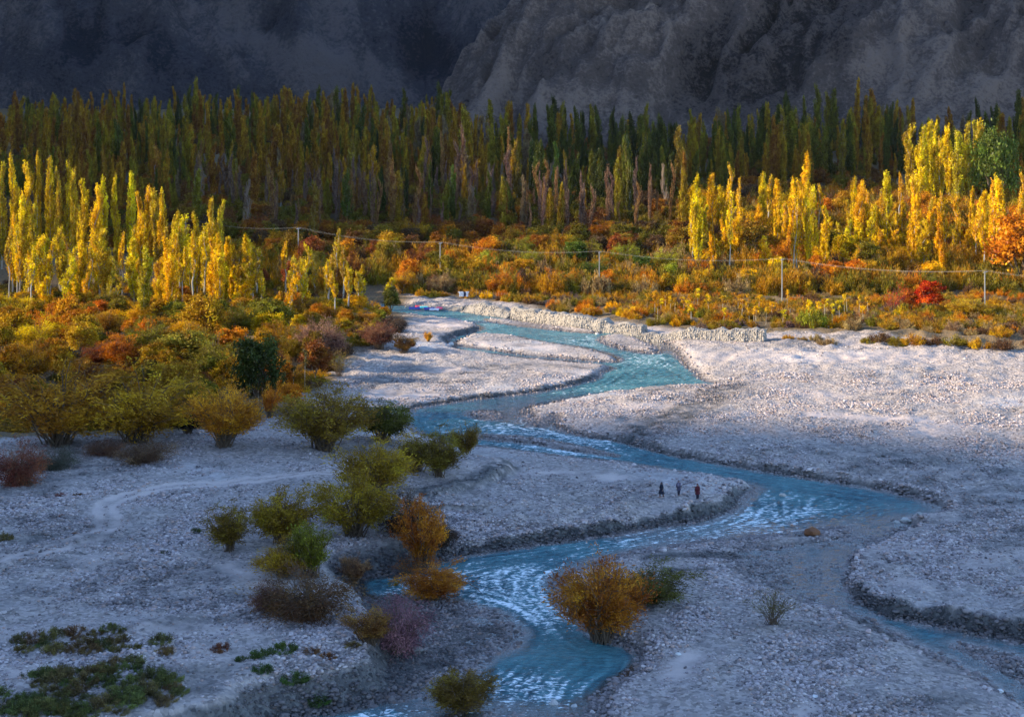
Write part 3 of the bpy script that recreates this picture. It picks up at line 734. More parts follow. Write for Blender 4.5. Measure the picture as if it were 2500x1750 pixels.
def poplar(seed, h=20.0, w=2.6, n=3200, t0=.16, dens=1.0, leaf=.2, nb=64, bare=False):
    """columnar poplar: steep branches hugging the trunk; returns (trunk mesh, crown mesh)"""
    r = np.random.default_rng(seed)
    mb = MB()
    lean_ = r.normal(0, .22)
    wob = [(r.normal(0, .12) * k + lean_ * k * .3, r.normal(0, .12) * k) for k in range(6)]
    tp = [(wob[k][0], wob[k][1], h * .96 * k / 5) for k in range(6)]
    mb.tube(tp, [h * .0105 * (1 - .17 * k) for k in range(6)], 6)
    cs, ds, vs_ = [], [], []
    top_lean = r.normal(0, .25, 2)
    for i in range(nb):
        tb = t0 + (1 - t0) * (i + r.uniform(0, 1)) / nb * .93
        prof = (math.sin(math.pi * min(1, (tb - t0) / (1 - t0) * .8 + .18)) ** .75) * (1 - .5 * tb) * 1.08
        az = r.uniform(0, 6.283); L = h * (.17 - .09 * tb) * r.uniform(.7, 1.25)
        out = w * .5 * prof * r.uniform(.65, 1.2)
        p0 = np.array([np.interp(tb * 5 / .96, range(6), [q[0] for q in wob]), np.interp(tb * 5 / .96, range(6), [q[1] for q in wob]), h * tb])
        p1 = p0 + np.array([math.cos(az) * out, math.sin(az) * out, L * .55]); p2 = p0 + np.array([math.cos(az) * out * 1.15, math.sin(az) * out * 1.15, L * 1.15])
        if bare or i % 2 == 0:
            mb.tube([p0, p1, p2], [.05, .03, .012], 3, False)
        if bare:
            for _ in range(3):
                q0 = p0 + (p1 - p0) * r.uniform(.2, 1); q1 = q0 + np.array([r.normal(0, .25), r.normal(0, .25), r.uniform(.8, 1.8)])
                mb.tube([q0, q1], [.03, .012], 3, False)
        k = max(4, int(n / nb * (.4 + .9 * prof) * r.uniform(.5, 1.5) * dens))
        u = r.uniform(.1, 1, k)[:, None]
        c = np.where(u < .6, p0 + (p1 - p0) * u / .6, p1 + (p2 - p1) * (u - .6) / .4) + r.normal(0, 1, (k, 3)) * np.array([.16, .16, .34]) * (w / 2.6)
        cs.append(c); vs_.append(np.full(k, r.uniform(.2, .8)))
    C = np.vstack(cs); V = np.concatenate(vs_)
    crown = leaf_mesh('poplar_crown', C, leaf, .62, .6, r, None, V)
    return mb.mesh('poplar_trunk', M['twig_grey'] if bare else M['bark_pale']), crown

def willow(seed, h=5.0, w=5.0, n=5000, stems=34, leaf=.13, base=.25, lo=.3, droop=.15, aspect=.3, lean=0.0, gap=.25):
    """many-stemmed bush: stems fan out of one root, fine leaves along their outer reach"""
    r = np.random.default_rng(seed)
    mb = MB(); cs, ds, vs_ = [], [], []
    lobes = r.uniform(.72, 1.15, 9)
    for i in range(stems):
        az = r.uniform(0, 6.283); el = math.acos(r.uniform(.05, 1)) * .98
        lob = lobes[int(az / 6.284 * 9)] * r.uniform(.82, 1.08)
        tip = np.array([math.sin(el) * math.cos(az) * w * .5, math.sin(el) * math.sin(az) * w * .5, h * (.42 + .58 * math.cos(el)) ]) * lob
        tip[0] += lean * h
        b0 = np.array([r.normal(0, base * .4), r.normal(0, base * .4), -.05])
        mid = b0 + (tip - b0) * .5; mid[2] += h * .10 * (1 - math.cos(el)) + .03 * h; mid[:2] *= .92
        pts = [b0, b0 + (mid - b0) * .55 + r.normal(0, .03, 3) * h * .3, mid, mid + (tip - mid) * .6 + r.normal(0, .02, 3) * h, tip]
        mb.tube(pts, [.008 * h, .0065 * h, .005 * h, .0035 * h, .002 * h], 4, False)
        if r.uniform() < gap * .6: continue
        P = np.array(pts); nsub = 5
        per = max(3, int(n / stems / nsub))
        vv = r.uniform(.15, .85)
        for s_ in range(nsub):
            t0_ = r.uniform(lo, .95); q = t0_ * 4; k0 = min(3, int(q)); b_ = P[k0] + (P[k0 + 1] - P[k0]) * (q - k0)
            d = unit(np.array([math.cos(az) * .5 + r.normal(0, .55), math.sin(az) * .5 + r.normal(0, .55), r.uniform(.1, 1.0) - droop * 2]))
            L = w * r.uniform(.12, .26)
            e = b_ + d * L
            if s_ < 3: mb.tube([b_, e], [.0035 * h, .001 * h], 3, False)
            u = r.uniform(0, 1.05, per)[:, None]
            c = b_ + (e - b_) * u + r.normal(0, 1, (per, 3)) * w * .036
            c[:, 2] -= droop * w * .12 * u[:, 0] ** 2
            c[:, 2] = np.maximum(c[:, 2], .04)
            cs.append(c); ds.append(np.repeat(d[None], per, 0)); vs_.append(np.full(per, np.clip(vv + r.normal(0, .12), 0, 1)))
    C, D, V = np.vstack(cs), np.vstack(ds), np.concatenate(vs_)
    return mb.mesh('bush_stems', M['bark_brown']), leaf_mesh('bush_crown', C, leaf, aspect, 0, r, D, V)

def broad(seed, h=8.0, w=6.0, n=4200, clumps=60, leaf=.19, trunk=.28, forks=7):
    """round-headed broadleaf tree made of many leaf clumps on forking limbs"""
    r = np.random.default_rng(seed)
    mb = MB(); cs, vs_ = [], []
    fork = np.array([0, 0, h * trunk])
    mb.tube([(0, 0, -.1), (r.normal(0, .05), r.normal(0, .05), h * trunk * .5), fork], [.024 * h, .019 * h, .016 * h], 6, False)
    cen = np.array([0, 0, h * (.5 + trunk * .3)])
    rad = np.array([w * .5, w * .5, h * (.5 - trunk * .28)])
    limbs = []
    for i in range(forks):
        d = unit(np.array([r.normal(), r.normal(), r.uniform(.2, 1.4)])); e = cen + d * rad * .75
        m = fork + (e - fork) * .5 + r.normal(0, .03 * h, 3)
        mb.tube([fork, m, e], [.012 * h, .008 * h, .003 * h], 4, False); limbs.append((fork, m, e))
    lob = r.uniform(.7, 1.12, 12)
    for i in range(clumps):
        d = unit(r.normal(0, 1, 3)); d[2] = d[2] if d[2] > -.5 else -d[2]
        k = lob[int((math.atan2(d[1], d[0]) + math.pi) / 6.284 * 12)]
        c0 = cen + d * rad * (r.uniform(.25, 1) ** .5) * k
        m = int(n / clumps * r.uniform(.5, 1.5)); s = w * r.uniform(.05, .085)
        cs.append(c0 + r.normal(0, 1, (m, 3)) * np.array([s, s, s * .75])); vs_.append(np.full(m, r.uniform(.1, .9)))
        if i % 3 == 0:
            L = limbs[i % forks]; mb.tube([L[1], c0], [.005 * h, .0015 * h], 3, False)
    return mb.mesh('tree_trunk', M['bark_brown']), leaf_mesh('tree_crown', np.vstack(cs), leaf, .6, 0, r, None, np.concatenate(vs_))

def tuft(seed, h=.8, w=1.2, n=900, leaf=.1, aspect=.22, up=1.2, flat=1.0):
    """low shrub or grass clump"""
    r = np.random.default_rng(seed); mb = MB(); cs, ds, vs_ = [], [], []
    for i in range(26):
        az = r.uniform(0, 6.283); rr = w * .5 * math.sqrt(r.uniform(0, 1)); d = unit(np.array([math.cos(az) * rr / w * 1.6 + r.normal(0, .25), math.sin(az) * rr / w * 1.6 + r.normal(0, .25), 1.0 * flat]))
        b = np.array([math.cos(az) * rr * .7, math.sin(az) * rr * .7, 0]); L = h * r.uniform(.55, 1.05) * (1 - .5 * (rr / (w * .5)) ** 2)
        mb.tube([b, b + d * L * .9], [.012, .004], 3, False)
        m = n // 26; u = r.uniform(.08, 1, m)[:, None]
        cs.append(b + d * L * u + r.normal(0, 1, (m, 3)) * w * .045); ds.append(np.repeat(d[None], m, 0)); vs_.append(np.full(m, r.uniform(.1, .9)))
    C = np.vstack(cs); C[:, 2] = np.maximum(C[:, 2], .02)
    return mb.mesh('shrub_stems', M['bark_brown']), leaf_mesh('shrub_leaves', C, leaf, aspect, up, r, np.vstack(ds), np.concatenate(vs_))

def sapling(seed, h=4.5):
    r = np.random.default_rng(seed); mb = MB()
    b = r.normal(0, .12, 2)
    mb.tube([(0, 0, -.1), (b[0] * .4, b[1] * .4, h * .5), (b[0], b[1], h)], [.035, .028, .01], 5, False)
    cs = []
    for i in range(9):
        t = r.uniform(.55, 1.0); az = r.uniform(0, 6.283); p = np.array([b[0] * t, b[1] * t, h * t]); e = p + np.array([math.cos(az) * .35, math.sin(az) * .35, .45]) * r.uniform(.5, 1.2)
        mb.tube([p, e], [.012, .004], 3, False)
        cs.append(p + (e - p) * r.uniform(.2, 1, (26, 1)) + r.normal(0, .13, (26, 3)))
    return mb.mesh('sapling_trunk', M['bark_pale']), leaf_mesh('sapling_crown', np.vstack(cs), .13, .6, .3, r)

PR = {}
PR['poplar'] = [poplar(100 + i, 20, w, 5200, t0, 1, .2, 80) for i, (w, t0) in enumerate([(2.3, .05), (2.7, .08), (3.1, .04), (2.2, .14), (2.9, .06), (2.0, .06), (3.4, .05), (2.5, .18)])]
PR['thin'] = [poplar(140 + i, 20, 1.7, 2200, t0, .9, .18, 56) for i, t0 in enumerate((.22, .36, .18, .45))]
PR['bare'] = [poplar(160 + i, 18, 2.1, 900, .16, .5, .15, 70, True) for i in range(5)]
PR['broad'] = [broad(200 + i, 8, w, 6500, 85, .19, .16) for i, w in enumerate((6, 6.8, 5.4, 7.2, 6.2, 5.0))]
PR['willow'] = [willow(230 + i, 5, w, 15000, 64, .11, .6, .3) for i, w in enumerate((5.0, 5.6, 4.6, 5.2, 4.2))]
PR['vase'] = [willow(250 + i, 5, 5.2, 16000, 90, .105, .6, .32, .05, .28, 0, .1) for i in range(3)]
PR['tamarisk'] = [willow(270 + i, 3, 4.6, 10000, 70, .085, .7, .15, .35, .25, 0, .1) for i in range(3)]
PR['upright'] = [willow(290 + i, 5, 3.4, 10000, 50, .095, .5, .2, -.3, .28, 0, .1) for i in range(3)]
PR['sparse'] = [willow(300 + i, 3, 3.6, 1500, 40, .07, .5, .3, -.1, .3, 0, .3) for i in range(2)]
PR['tuft'] = [tuft(310 + i, .8, 1.4, 1000) for i in range(5)]
PR['mound'] = [tuft(330 + i, 1.0, 2.2, 2600, .075, .3, .8) for i in range(5)]
PR['sapling'] = [sapling(350 + i, 4.5) for i in range(5)]
SIZE = {'poplar': (20, 2.7), 'thin': (20, 1.7), 'bare': (18, 2.1), 'broad': (8, 6.2), 'willow': (5, 3.9), 'vase': (5, 4.2), 'tamarisk': (3, 3.9), 'upright': (4.8, 2.8), 'sparse': (3, 3.0), 'tuft': (.8, 1.4), 'mound': (1.0, 2.2), 'sapling': (4.5, .9)}
PART = {'poplar': ('trunk', 'crown'), 'thin': ('trunk', 'crown'), 'bare': ('trunk', 'crown'), 'broad': ('trunk', 'crown'), 'sapling': ('trunk', 'crown')}

# leaf colours (reflectance)
GOLD = (.70, .43, .005); LEMON = (.66, .49, .008); ORANGE = (.56, .215, .008); AMBER = (.46, .25, .010); OLIVE = (.22, .175, .014)
GREEN = (.085, .125, .016); DKGREEN = (.035, .06, .012); LIME = (.27, .28, .02); RUST = (.26, .085, .016); RED = (.5, .075, .006)
BROWN = (.14, .075, .03); GREYB = (.20, .15, .11); PURPLE = (.19, .085, .11); DUSK = (.10, .06, .03); STRAW = (.34, .24, .09)
def vary(c, a=.15, r=random):
    k = r.uniform(1 - a, 1 + a)
    return tuple(max(.004, x * k * r.uniform(1 - a * .6, 1 + a * .6)) for x in c) + (1,)
def plant(kind, name, x, y, h, w, col, label, cat, group=None, which=None, rz=None, z=None, flat=False):
    protos = PR[kind]
    i = random.randrange(len(protos)) if which is None else which % len(protos)
    sm, lm = protos[i]
    ph, pw = SIZE[kind]
    s = (w / pw, w / pw, h / ph)
    zz = gz(x, y) if z is None else z
    if kind in ('mound', 'tuft'):
        o = obj(name, lm); o.location = (x, y, zz - .03); o.rotation_euler = (0, 0, random.uniform(0, 6.283)); o.scale = s; o.color = col
        return tag(o, label, cat, group)
    root = empty(name, (x, y, zz - .03), random.uniform(0, 6.283) if rz is None else rz, s)
    pn = PART.get(kind, ('stems', 'foliage'))
    a = obj(pn[0], sm, root)
    b = obj(pn[1], lm, root)
    b.color = col
    tag(root, label, cat, group)
    return root
def top_to_h(px, ptop, Y, z0):
    return CAM_H - (ptop - PYH) * Y / FPX - z0

# ------------------------------------------------------------------ single bushes on the shingle
# (pixel x of the root, pixel y of the root, pixel y of the top, pixel width, kind, colour, variant, name, label)
BUSHES = [
 (140,1085,900,215,'willow',(.31,.155,.012),0,'willow_bush','large olive and orange willow behind the rust-red bush at the shingle edge'),
 (335,1080,915,205,'willow',(.33,.19,.012),1,'willow_bush','yellow-olive willow at the grove edge above two low brown bushes'),
 (550,1090,938,150,'vase',(.42,.20,.012),0,'willow_bush','round golden-orange willow with bare red-brown stems on the shingle'),
 (793,1098,945,195,'vase',(.20,.13,.014),1,'willow_bush','wide olive willow with dark fanned stems standing alone on the shingle'),
 (934,1080,972,122,'willow',(.08,.08,.013),2,'willow_bush','dark green willow beside the wide olive willow at the water'),
 (920,1205,1062,155,'willow',(.26,.175,.012),3,'willow_bush','yellow-green willow with orange flecks beside the vehicle track end'),
 (1015,1150,1060,90,'upright',(.20,.135,.018),0,'willow_bush','small yellow willow leaning against the green-topped one above the terrace edge'),
 (1070,1163,1050,118,'willow',(.14,.105,.014),4,'willow_bush','green-topped willow with pale bare stems above the terrace edge'),
 (1138,1112,1030,75,'upright',(.17,.115,.014),1,'willow_bush','small olive willow at the water edge by the narrow side channel'),
 (1030,1340,1172,115,'upright',(.30,.115,.010),2,'willow_bush','tall orange-topped willow above the dark undercut bank'),
 (868,1340,1192,155,'willow',(.23,.16,.013),0,'willow_bush','yellow-green willow with bare lower stems beside the orange-topped one'),
 (690,1325,1188,130,'willow',(.21,.14,.012),2,'willow_bush','olive willow with yellow front branches on the open shingle'),
 (560,1345,1232,100,'willow',(.16,.11,.014),4,'willow_bush','small olive bush with reddish brown foot, alone on the shingle'),
 (762,1410,1262,118,'upright',(.13,.13,.012),1,'willow_bush','upright bright green willow behind the brown tamarisk'),
 (690,1405,1325,105,'willow',(.28,.17,.011),1,'willow_bush','low yellow-olive willow in front of the upright green one'),
 (755,1505,1382,225,'tamarisk',(.115,.062,.022),0,'tamarisk_bush','broad dark brown tamarisk spreading above the river bank'),
 (655,1490,1410,90,'tamarisk',(.15,.075,.05),1,'tamarisk_bush','dusty reddish tamarisk at the side of the broad brown one'),
 (970,1590,1448,165,'tamarisk',(.19,.09,.10),2,'tamarisk_bush','purple-pink wispy tamarisk hanging over the eroded bank'),
 (905,1575,1492,105,'upright',(.20,.105,.022),0,'reed_clump','orange-brown reed clump in front of the purple tamarisk'),
 (1060,1462,1372,130,'willow',(.34,.135,.010),3,'willow_bush','orange bush standing in the river shallows'),
 (1468,1552,1352,190,'vase',(.29,.115,.010),2,'willow_bush','big rusty orange willow fanning from a narrow foot at the water'),
 (1585,1470,1388,145,'willow',(.085,.078,.014),1,'willow_bush','dark green-brown bush leaning beside the big rusty willow'),
 (1130,1738,1632,145,'willow',(.13,.085,.014),2,'willow_bush','olive-brown bush among wet rocks where the stream splits'),
 (1888,1522,1440,108,'sparse',(.10,.085,.018),0,'sparse_bush','thin sparse olive bush alone on the cobbles'),
 (55,1178,1062,125,'tamarisk',(.17,.06,.028),0,'tamarisk_bush','rust-red bush at the shingle margin below the olive willows'),
 (135,1140,1088,105,'tamarisk',(.075,.078,.055),1,'tamarisk_bush','low grey-green bush between the rust-red and brown bushes'),
 (255,1110,1068,90,'tamarisk',(.15,.075,.04),2,'tamarisk_bush','low brown bush, smaller of two under the yellow-olive willow'),
 (345,1130,1068,135,'tamarisk',(.13,.075,.038),0,'tamarisk_bush','low brown bush, larger of two under the yellow-olive willow'),
 (990,1345,1255,150,'tamarisk',(.055,.035,.02),1,'tamarisk_bush','dark dead thicket at the foot of the orange-topped willow'),
 (1080,1330,1270,70,'tamarisk',(.05,.03,.018),2,'tamarisk_bush','dark twiggy bush overhanging the undercut bank'),
 (865,1400,1330,60,'upright',(.22,.12,.05),2,'reed_clump','dry tan stalks standing over the dark bank'),
 (965,1392,1365,40,'mound',(.22,.16,.012),0,'shrub','tiny yellow bush at the foot of the dark bank'),
 (1000,1395,1340,100,'sparse',(.28,.10,.014),1,'sparse_bush','thin red-orange branches above the orange river bush'),
 (660,1020,935,42,'upright',(.50,.20,.012),0,'young_tree','bright orange young tree by the gap of pale trunks'),
 (710,1005,935,60,'broad',(.48,.19,.012),0,'young_tree','bright orange round young tree behind the wide olive willow'),
 (828,920,855,50,'sparse',(.22,.16,.02),0,'sparse_bush','thin yellow-brown young tree on the sand behind the willows'),
 (1046,832,803,22,'upright',(.50,.26,.014),1,'shrub','small golden shrub on the pale rubble by the sand bar'),
]
for px, py, pt, pw, kind, col, wh, name, label in BUSHES:
    z0 = 1.0
    for _ in range(3):
        x, y = at(px, py, z0); z0 = gz(x, y)
    sc_ = FPX / y
    h = (py - pt) / sc_; w = pw / sc_
    plant(kind, name, x, y, h * 1.03, w * 1.04, tuple(c * 1.4 for c in col) + (1,), label, 'bush', None, wh)

# low scrub of the near shingle
random.seed(21)
SCRUB = [((20,1555),(330,1545),(440,1600),(60,1600)), ((60,1650),(330,1625),(460,1690),(320,1745),(120,1700)), ((-20,1700),(150,1710),(240,1760),(-20,1760))]
def poly_sample(poly_w, n, mind, seed):
    r = np.random.default_rng(seed); lo, hi = poly_w.min(0), poly_w.max(0); out = []
    tries = 0
    while len(out) < n and tries < 60:
        tries += 1
        c = r.uniform(lo, hi, (n * 4, 2)); c = c[inside(c[:, 0], c[:, 1], poly_w)]
        for p in c:
            if all((p[0] - q[0]) ** 2 + (p[1] - q[1]) ** 2 > mind * mind for q in out):
                out.append(p)
                if len(out) >= n: break
    return np.array(out)
k = 0
for poly, n, md, cols in [(SCRUB[0], 22, 1.0, ((.17, .145, .04), (.21, .13, .055), (.13, .14, .04))), (SCRUB[1], 40, .9, ((.12, .14, .04), (.15, .155, .045), (.18, .135, .05))), (SCRUB[2], 18, .7, ((.12, .145, .045), (.15, .14, .045)))]:
    for p in poly_sample(at_arr(poly, 2.4), n, md, 30 + k):
        s = random.uniform(.5, 1.1)
        c_ = random.choice(cols); cn_ = 'green' if c_[1] > c_[0] * 1.02 else 'brown' if c_[0] > c_[1] * 1.3 else 'olive'
        wh_ = ('the long thin scrub patch on the near shingle', 'the biggest scrub patch on the near shingle', 'the scrub patch below the biggest one')[k]
        plant('mound', 'scrub_shrub', p[0], p[1], .75 * s, 2.3 * s, vary(c_, .2), 'low %s scrub bush in %s' % (cn_, wh_), 'shrub', '%s bushes of %s' % (cn_, wh_))
    k += 1
for px, py, w, col, lab in [(640,1605,60,(.045,.07,.018),'low green tuft by the eroded bank, lying behind the bigger patch'),(590,1612,35,(.05,.07,.02),'smallest green tuft near the eroded bank'),(690,1592,70,(.05,.075,.018),'wide flat green tuft on the terrace near the bank'),(760,1595,40,(.12,.07,.03),'brownish tuft near the bank edge, duller of two'),(800,1600,45,(.15,.07,.03),'reddish brown tuft at the top of the eroded bank'),(540,1592,50,(.14,.06,.028),'flat reddish tuft on bare shingle beside the track'),(640,1635,55,(.04,.07,.016),'dark green tuft below the flat green ones'),(720,1640,70,(.045,.075,.018),'bright green cushion on the bank top'),(775,1650,60,(.04,.065,.016),'green cushion drooping over the bank edge'),(745,1685,30,(.04,.06,.018),'small green tuft hanging on the bank face'),(860,1575,45,(.12,.09,.03),'straw-green tuft beside the reed clump'),
                         (478,1302,30,(.06,.07,.02),'small dark green plant alone beside the track bend'),(402,1354,20,(.05,.06,.02),'tiny green plant on open shingle'),(188,1220,22,(.11,.07,.03),'small brown tuft north of the track bend'),(150,1217,30,(.16,.07,.05),'small reddish tuft north of the track bend'),(10,1325,50,(.10,.08,.03),'brown tuft at the edge of the open shingle'),(148,1272,16,(.18,.07,.04),'tiny red plant by the track'),(183,1312,14,(.16,.08,.04),'tiny brown plant beside the ruts')]:
    x, y = at(px, py, 2.3); s = FPX / y
    plant('mound', 'scrub_tuft', x, y, max(.3, w / s * .34), w / s * 1.1, vary(tuple(c * 1.6 for c in col), .1), lab, 'shrub')
# ------------------------------------------------------------------ sunlit poplars of the near grove (traced tops)
random.seed(5)
def poplar_words(shape, col, Y, split, where):
    hue = 'golden orange-yellow' if col[1] / col[0] < .62 else 'golden yellow' if col[1] / col[0] < .72 else 'lemon yellow'
    row = 'back rank of the sunlit' if Y > split else 'front rank of the sunlit'
    return '%s %s poplar in the %s %s' % (shape, hue, row, where), 'poplar', '%s %s poplars, %s %s' % (shape, hue, row, where)
LEFT = [(5,397,392),(33,383,395),(62,400,388),(93,378,396),(121,385,398),(140,410,394),(168,401,396),(182,415,390),(201,439,384),(250,439,388),(236,455,380),(285,432,390),(320,420,392),(345,470,378),(364,462,380),(380,467,378),(401,460,384),(425,520,366),(450,527,362),(471,523,366),(518,483,372),(535,490,374),(495,569,352),(558,583,352),(588,611,346),(607,588,350),(625,610,345),(698,595,352),(726,628,346),(742,644,344),(768,635,350),(798,635,352),(822,560,362),(852,639,348),(878,649,346),(948,680,334),
        (42,551,330),(22,560,335),(70,600,322),(149,555,336),(191,588,325),(215,600,322),(254,560,334),(299,574,330),(327,579,328),(271,630,318),(105,677,308),(184,686,304),(443,555,336),(465,590,330),(545,620,328),(570,650,322),(640,660,326),(677,714,300),(395,560,334),(360,600,326)]
_r = random.Random(44)
for _ in range(44):
    q = _r.uniform(0, 640); Yq = _r.uniform(305, 372)
    LEFT.append((q, 470 + .12 * q + (385 - Yq) * 1.9 + _r.uniform(-30, 40), Yq))
for _ in range(30):
    q = _r.uniform(340, 920); Yq = _r.uniform(285, 345)
    LEFT.append((q, 520 + .19 * (q - 340) + (345 - Yq) * 1.5 + _r.uniform(-25, 25), Yq))
for i, (px, pt, Y) in enumerate(LEFT):
    Y = min(Y, 330 + (Y - 330) * .8)
    x = (px - PXC) * Y / FPX; z0 = gz(x, Y); h = top_to_h(px, pt, Y, z0)
    thin = px > 660 or (pt > 540 and random.random() < .45)
    col = vary(random.choice((GOLD, GOLD, LEMON, LEMON, (.5, .36, .015))) if px < 560 else random.choice((LEMON, (.45, .31, .012), GOLD)), .14)
    plant('thin' if thin else 'poplar', 'poplar_tree', x, Y, h, (1.9 if thin else 2.6) * random.uniform(.85, 1.2), col,
          *poplar_words('slim' if thin else 'full', col, Y, 350, 'grove by the river bend'), i if not thin else None)
RIGHT = [(1683,456,425),(1740,424,430),(1762,456,425),(1778,402,432),(1859,424,432),(1875,432,436),(1897,436,430),(1934,444,428),(1970,377,446),(1998,452,430),(2114,468,424),(2168,420,440),(2195,428,436),(2227,307,482),(2257,307,486),(2273,295,490),(2286,299,484),(2316,309,480),(2336,319,476),(2296,339,470),(2365,299,488),(2383,295,492),(2397,295,490),(2345,330,478),(2244,345,470),
         (1700,520,405),(1720,500,410),(1800,505,405),(1830,520,400),(1850,500,408),(1900,510,402),(1920,530,398),(1955,520,402),(1975,540,396),(2020,530,402),(2045,545,398),(2075,520,404),(2100,540,398),(2130,500,408),(2150,520,402),(2165,500,408),(2185,515,402),(2205,490,410),(2225,520,402),(2250,530,398),(2270,505,404),(2290,545,394),(2310,520,400),(2325,560,392),(2345,540,394),(2365,560,392),(2380,530,400),(2145,560,392),(2195,560,390),(2235,570,388),(2120,580,388),(2060,590,386),(1950,600,384),(2395,560,392),(2440,560,394),(2490,420,420)]
for _ in range(76):
    RIGHT.append((_r.uniform(1680, 2470), _r.uniform(430, 600), _r.uniform(368, 430)))
for i, (px, pt, Y) in enumerate(RIGHT):
    x = (px - PXC) * Y / FPX; z0 = gz(x, Y); h = top_to_h(px, pt, Y, z0)
    tall = pt < 350; thin = (not tall) and random.random() < .4
    col = vary(random.choice((GOLD, GOLD, LEMON)) if not tall else random.choice(((.5, .37, .015), (.44, .34, .015), LEMON)), .14)
    lab = ('tallest yellow-green poplar in the sunlit row above the orange trees', 'tallest poplars above the orange trees') if tall else ('slim sunlit yellow poplar behind the power line across the river', 'slim sunlit poplars behind the power line') if thin else ('full sunlit golden poplar behind the power line across the river', 'full sunlit poplars behind the power line')
    wd = poplar_words('slim' if thin else 'full', col, Y, 402, 'wood behind the power line') if not tall else (lab[0], 'poplar', lab[1])
    plant('thin' if thin else 'poplar', 'poplar_tree', x, Y, h, (1.9 if thin else 2.7 if not tall else 3.6) * random.uniform(.85, 1.2), col, *wd)

# ------------------------------------------------------------------ poplars of the shaded wood
random.seed(11)
SHADE = []
r_ = np.random.default_rng(17)
def try_pt(Y, px, lst, md):
    x = (px - PXC) * Y / FPX
    for q in lst:
        if (q[0] - x) ** 2 + (q[1] - Y) ** 2 < md * md: return False
    lst.append((x, Y, px)); return True
for tries in range(6000):
    if len(SHADE) >= 30: break
    Y = 400 + 130 * r_.uniform(0, 1) ** .9
    px = r_.uniform(-30, 2530)
    if px > 1690 and Y < 505: continue
    if px < 560 and Y < 425: continue
    try_pt(Y, px, SHADE, 6.0)
for x, Y, px in SHADE:
    u = random.random()
    if px < 1240:
        front = Y < 470
        kind = 'bare' if (front and u < .5 and px > 430) or u < .12 else 'poplar'
        col = vary(random.choice((AMBER, OLIVE, OLIVE, (.26, .18, .02), (.34, .17, .016), GREEN)), .15) if kind == 'poplar' else vary((.24, .15, .05), .2)
        h = random.uniform(17, 24) if kind == 'poplar' else random.uniform(14, 20)
    else:
        front = Y < 455
        kind = 'bare' if front and u < .75 else 'poplar'
        if kind == 'bare': col, h = vary((.22, .14, .06), .2), random.uniform(14, 19)
        elif 1300 < px < 1620 and Y > 470: col, h = vary(random.choice((DKGREEN, DKGREEN, GREEN)), .2), random.uniform(20, 26)
        else: col, h = vary(random.choice((OLIVE, (.13, .13, .016), (.24, .17, .018), GREEN)), .15), random.uniform(20, 27)
    lab = {'bare': ('nearly leafless grey-brown poplar in the shaded wood', 'bare poplars of the shaded wood')}.get(kind)
    if lab is None:
        hue = 'dark green' if col[1] > col[0] * 1.15 else 'olive' if col[1] > col[0] * .75 else 'yellow-brown' if col[1] > col[0] * .58 else 'amber'
        place = ('under the far mountain, behind the golden grove' if px < 620 else 'under the far mountain, behind the bare poplars') if px < 1100 else 'at the foot of the near mountain'
        lab = ('%s poplar of the shaded wood %s' % (hue, place), '%s poplars %s' % (hue, place))
    plant(kind, 'poplar_tree', x, Y, h, random.uniform(2.4, 3.6) if kind == 'poplar' else random.uniform(2.0, 3.0), col, lab[0], 'poplar', lab[1])

# ------------------------------------------------------------------ round trees and bushes of the near grove
random.seed(9)
GROVE = at_arr([(-60,1060),(430,1040),(590,985),(700,960),(780,925),(835,880),(900,838),(965,800),(975,765),(930,745),(700,745),(300,735),(-60,735)], 2.0)
gp = poly_sample(GROVE, 150, 3.6, 77)
for x, y in gp[np.argsort(-gp[:, 1])]:
    px = PXC + x * FPX / y
    front = y < 235; u = random.random()
    if front: c, cn = random.choice(((AMBER, 'amber'), (ORANGE, 'orange'), (RUST, 'rust-brown'), (OLIVE, 'olive'), (AMBER, 'amber')))
    else: c, cn = random.choice(((ORANGE, 'orange'), (AMBER, 'amber'), (OLIVE, 'olive'), (OLIVE, 'olive'), (GOLD, 'golden'), (AMBER, 'amber')))
    h = random.uniform(4.5, 7.5) * (1.15 if y > 250 else .9); w = h * random.uniform(.75, 1.05)
    if px > 820: h *= .75; w *= .8
    if y > 262: h *= .6; w *= .72
    c = tuple(v * (.85 if y < 290 else .95) for v in c)  # painted shade: grove leaves darkened, most in the front rows
    kind = 'broad' if u < .6 else 'willow'
    gw = 'behind the shingle willows' if y < 232 else 'at the foot of the golden poplars' if y > 290 else 'toward the sand bars' if px > 620 else 'in its dim middle'
    plant(kind, 'grove_tree', x, y, h, w, vary(c, .18), ('%s round-headed tree in the grove, %s' if kind == 'broad' else '%s many-stemmed bush in the grove, %s') % (cn, gw), 'tree' if kind == 'broad' else 'bush', ('%s round trees of the grove, %s' if kind == 'broad' else '%s bushes of the grove, %s') % (cn, gw))
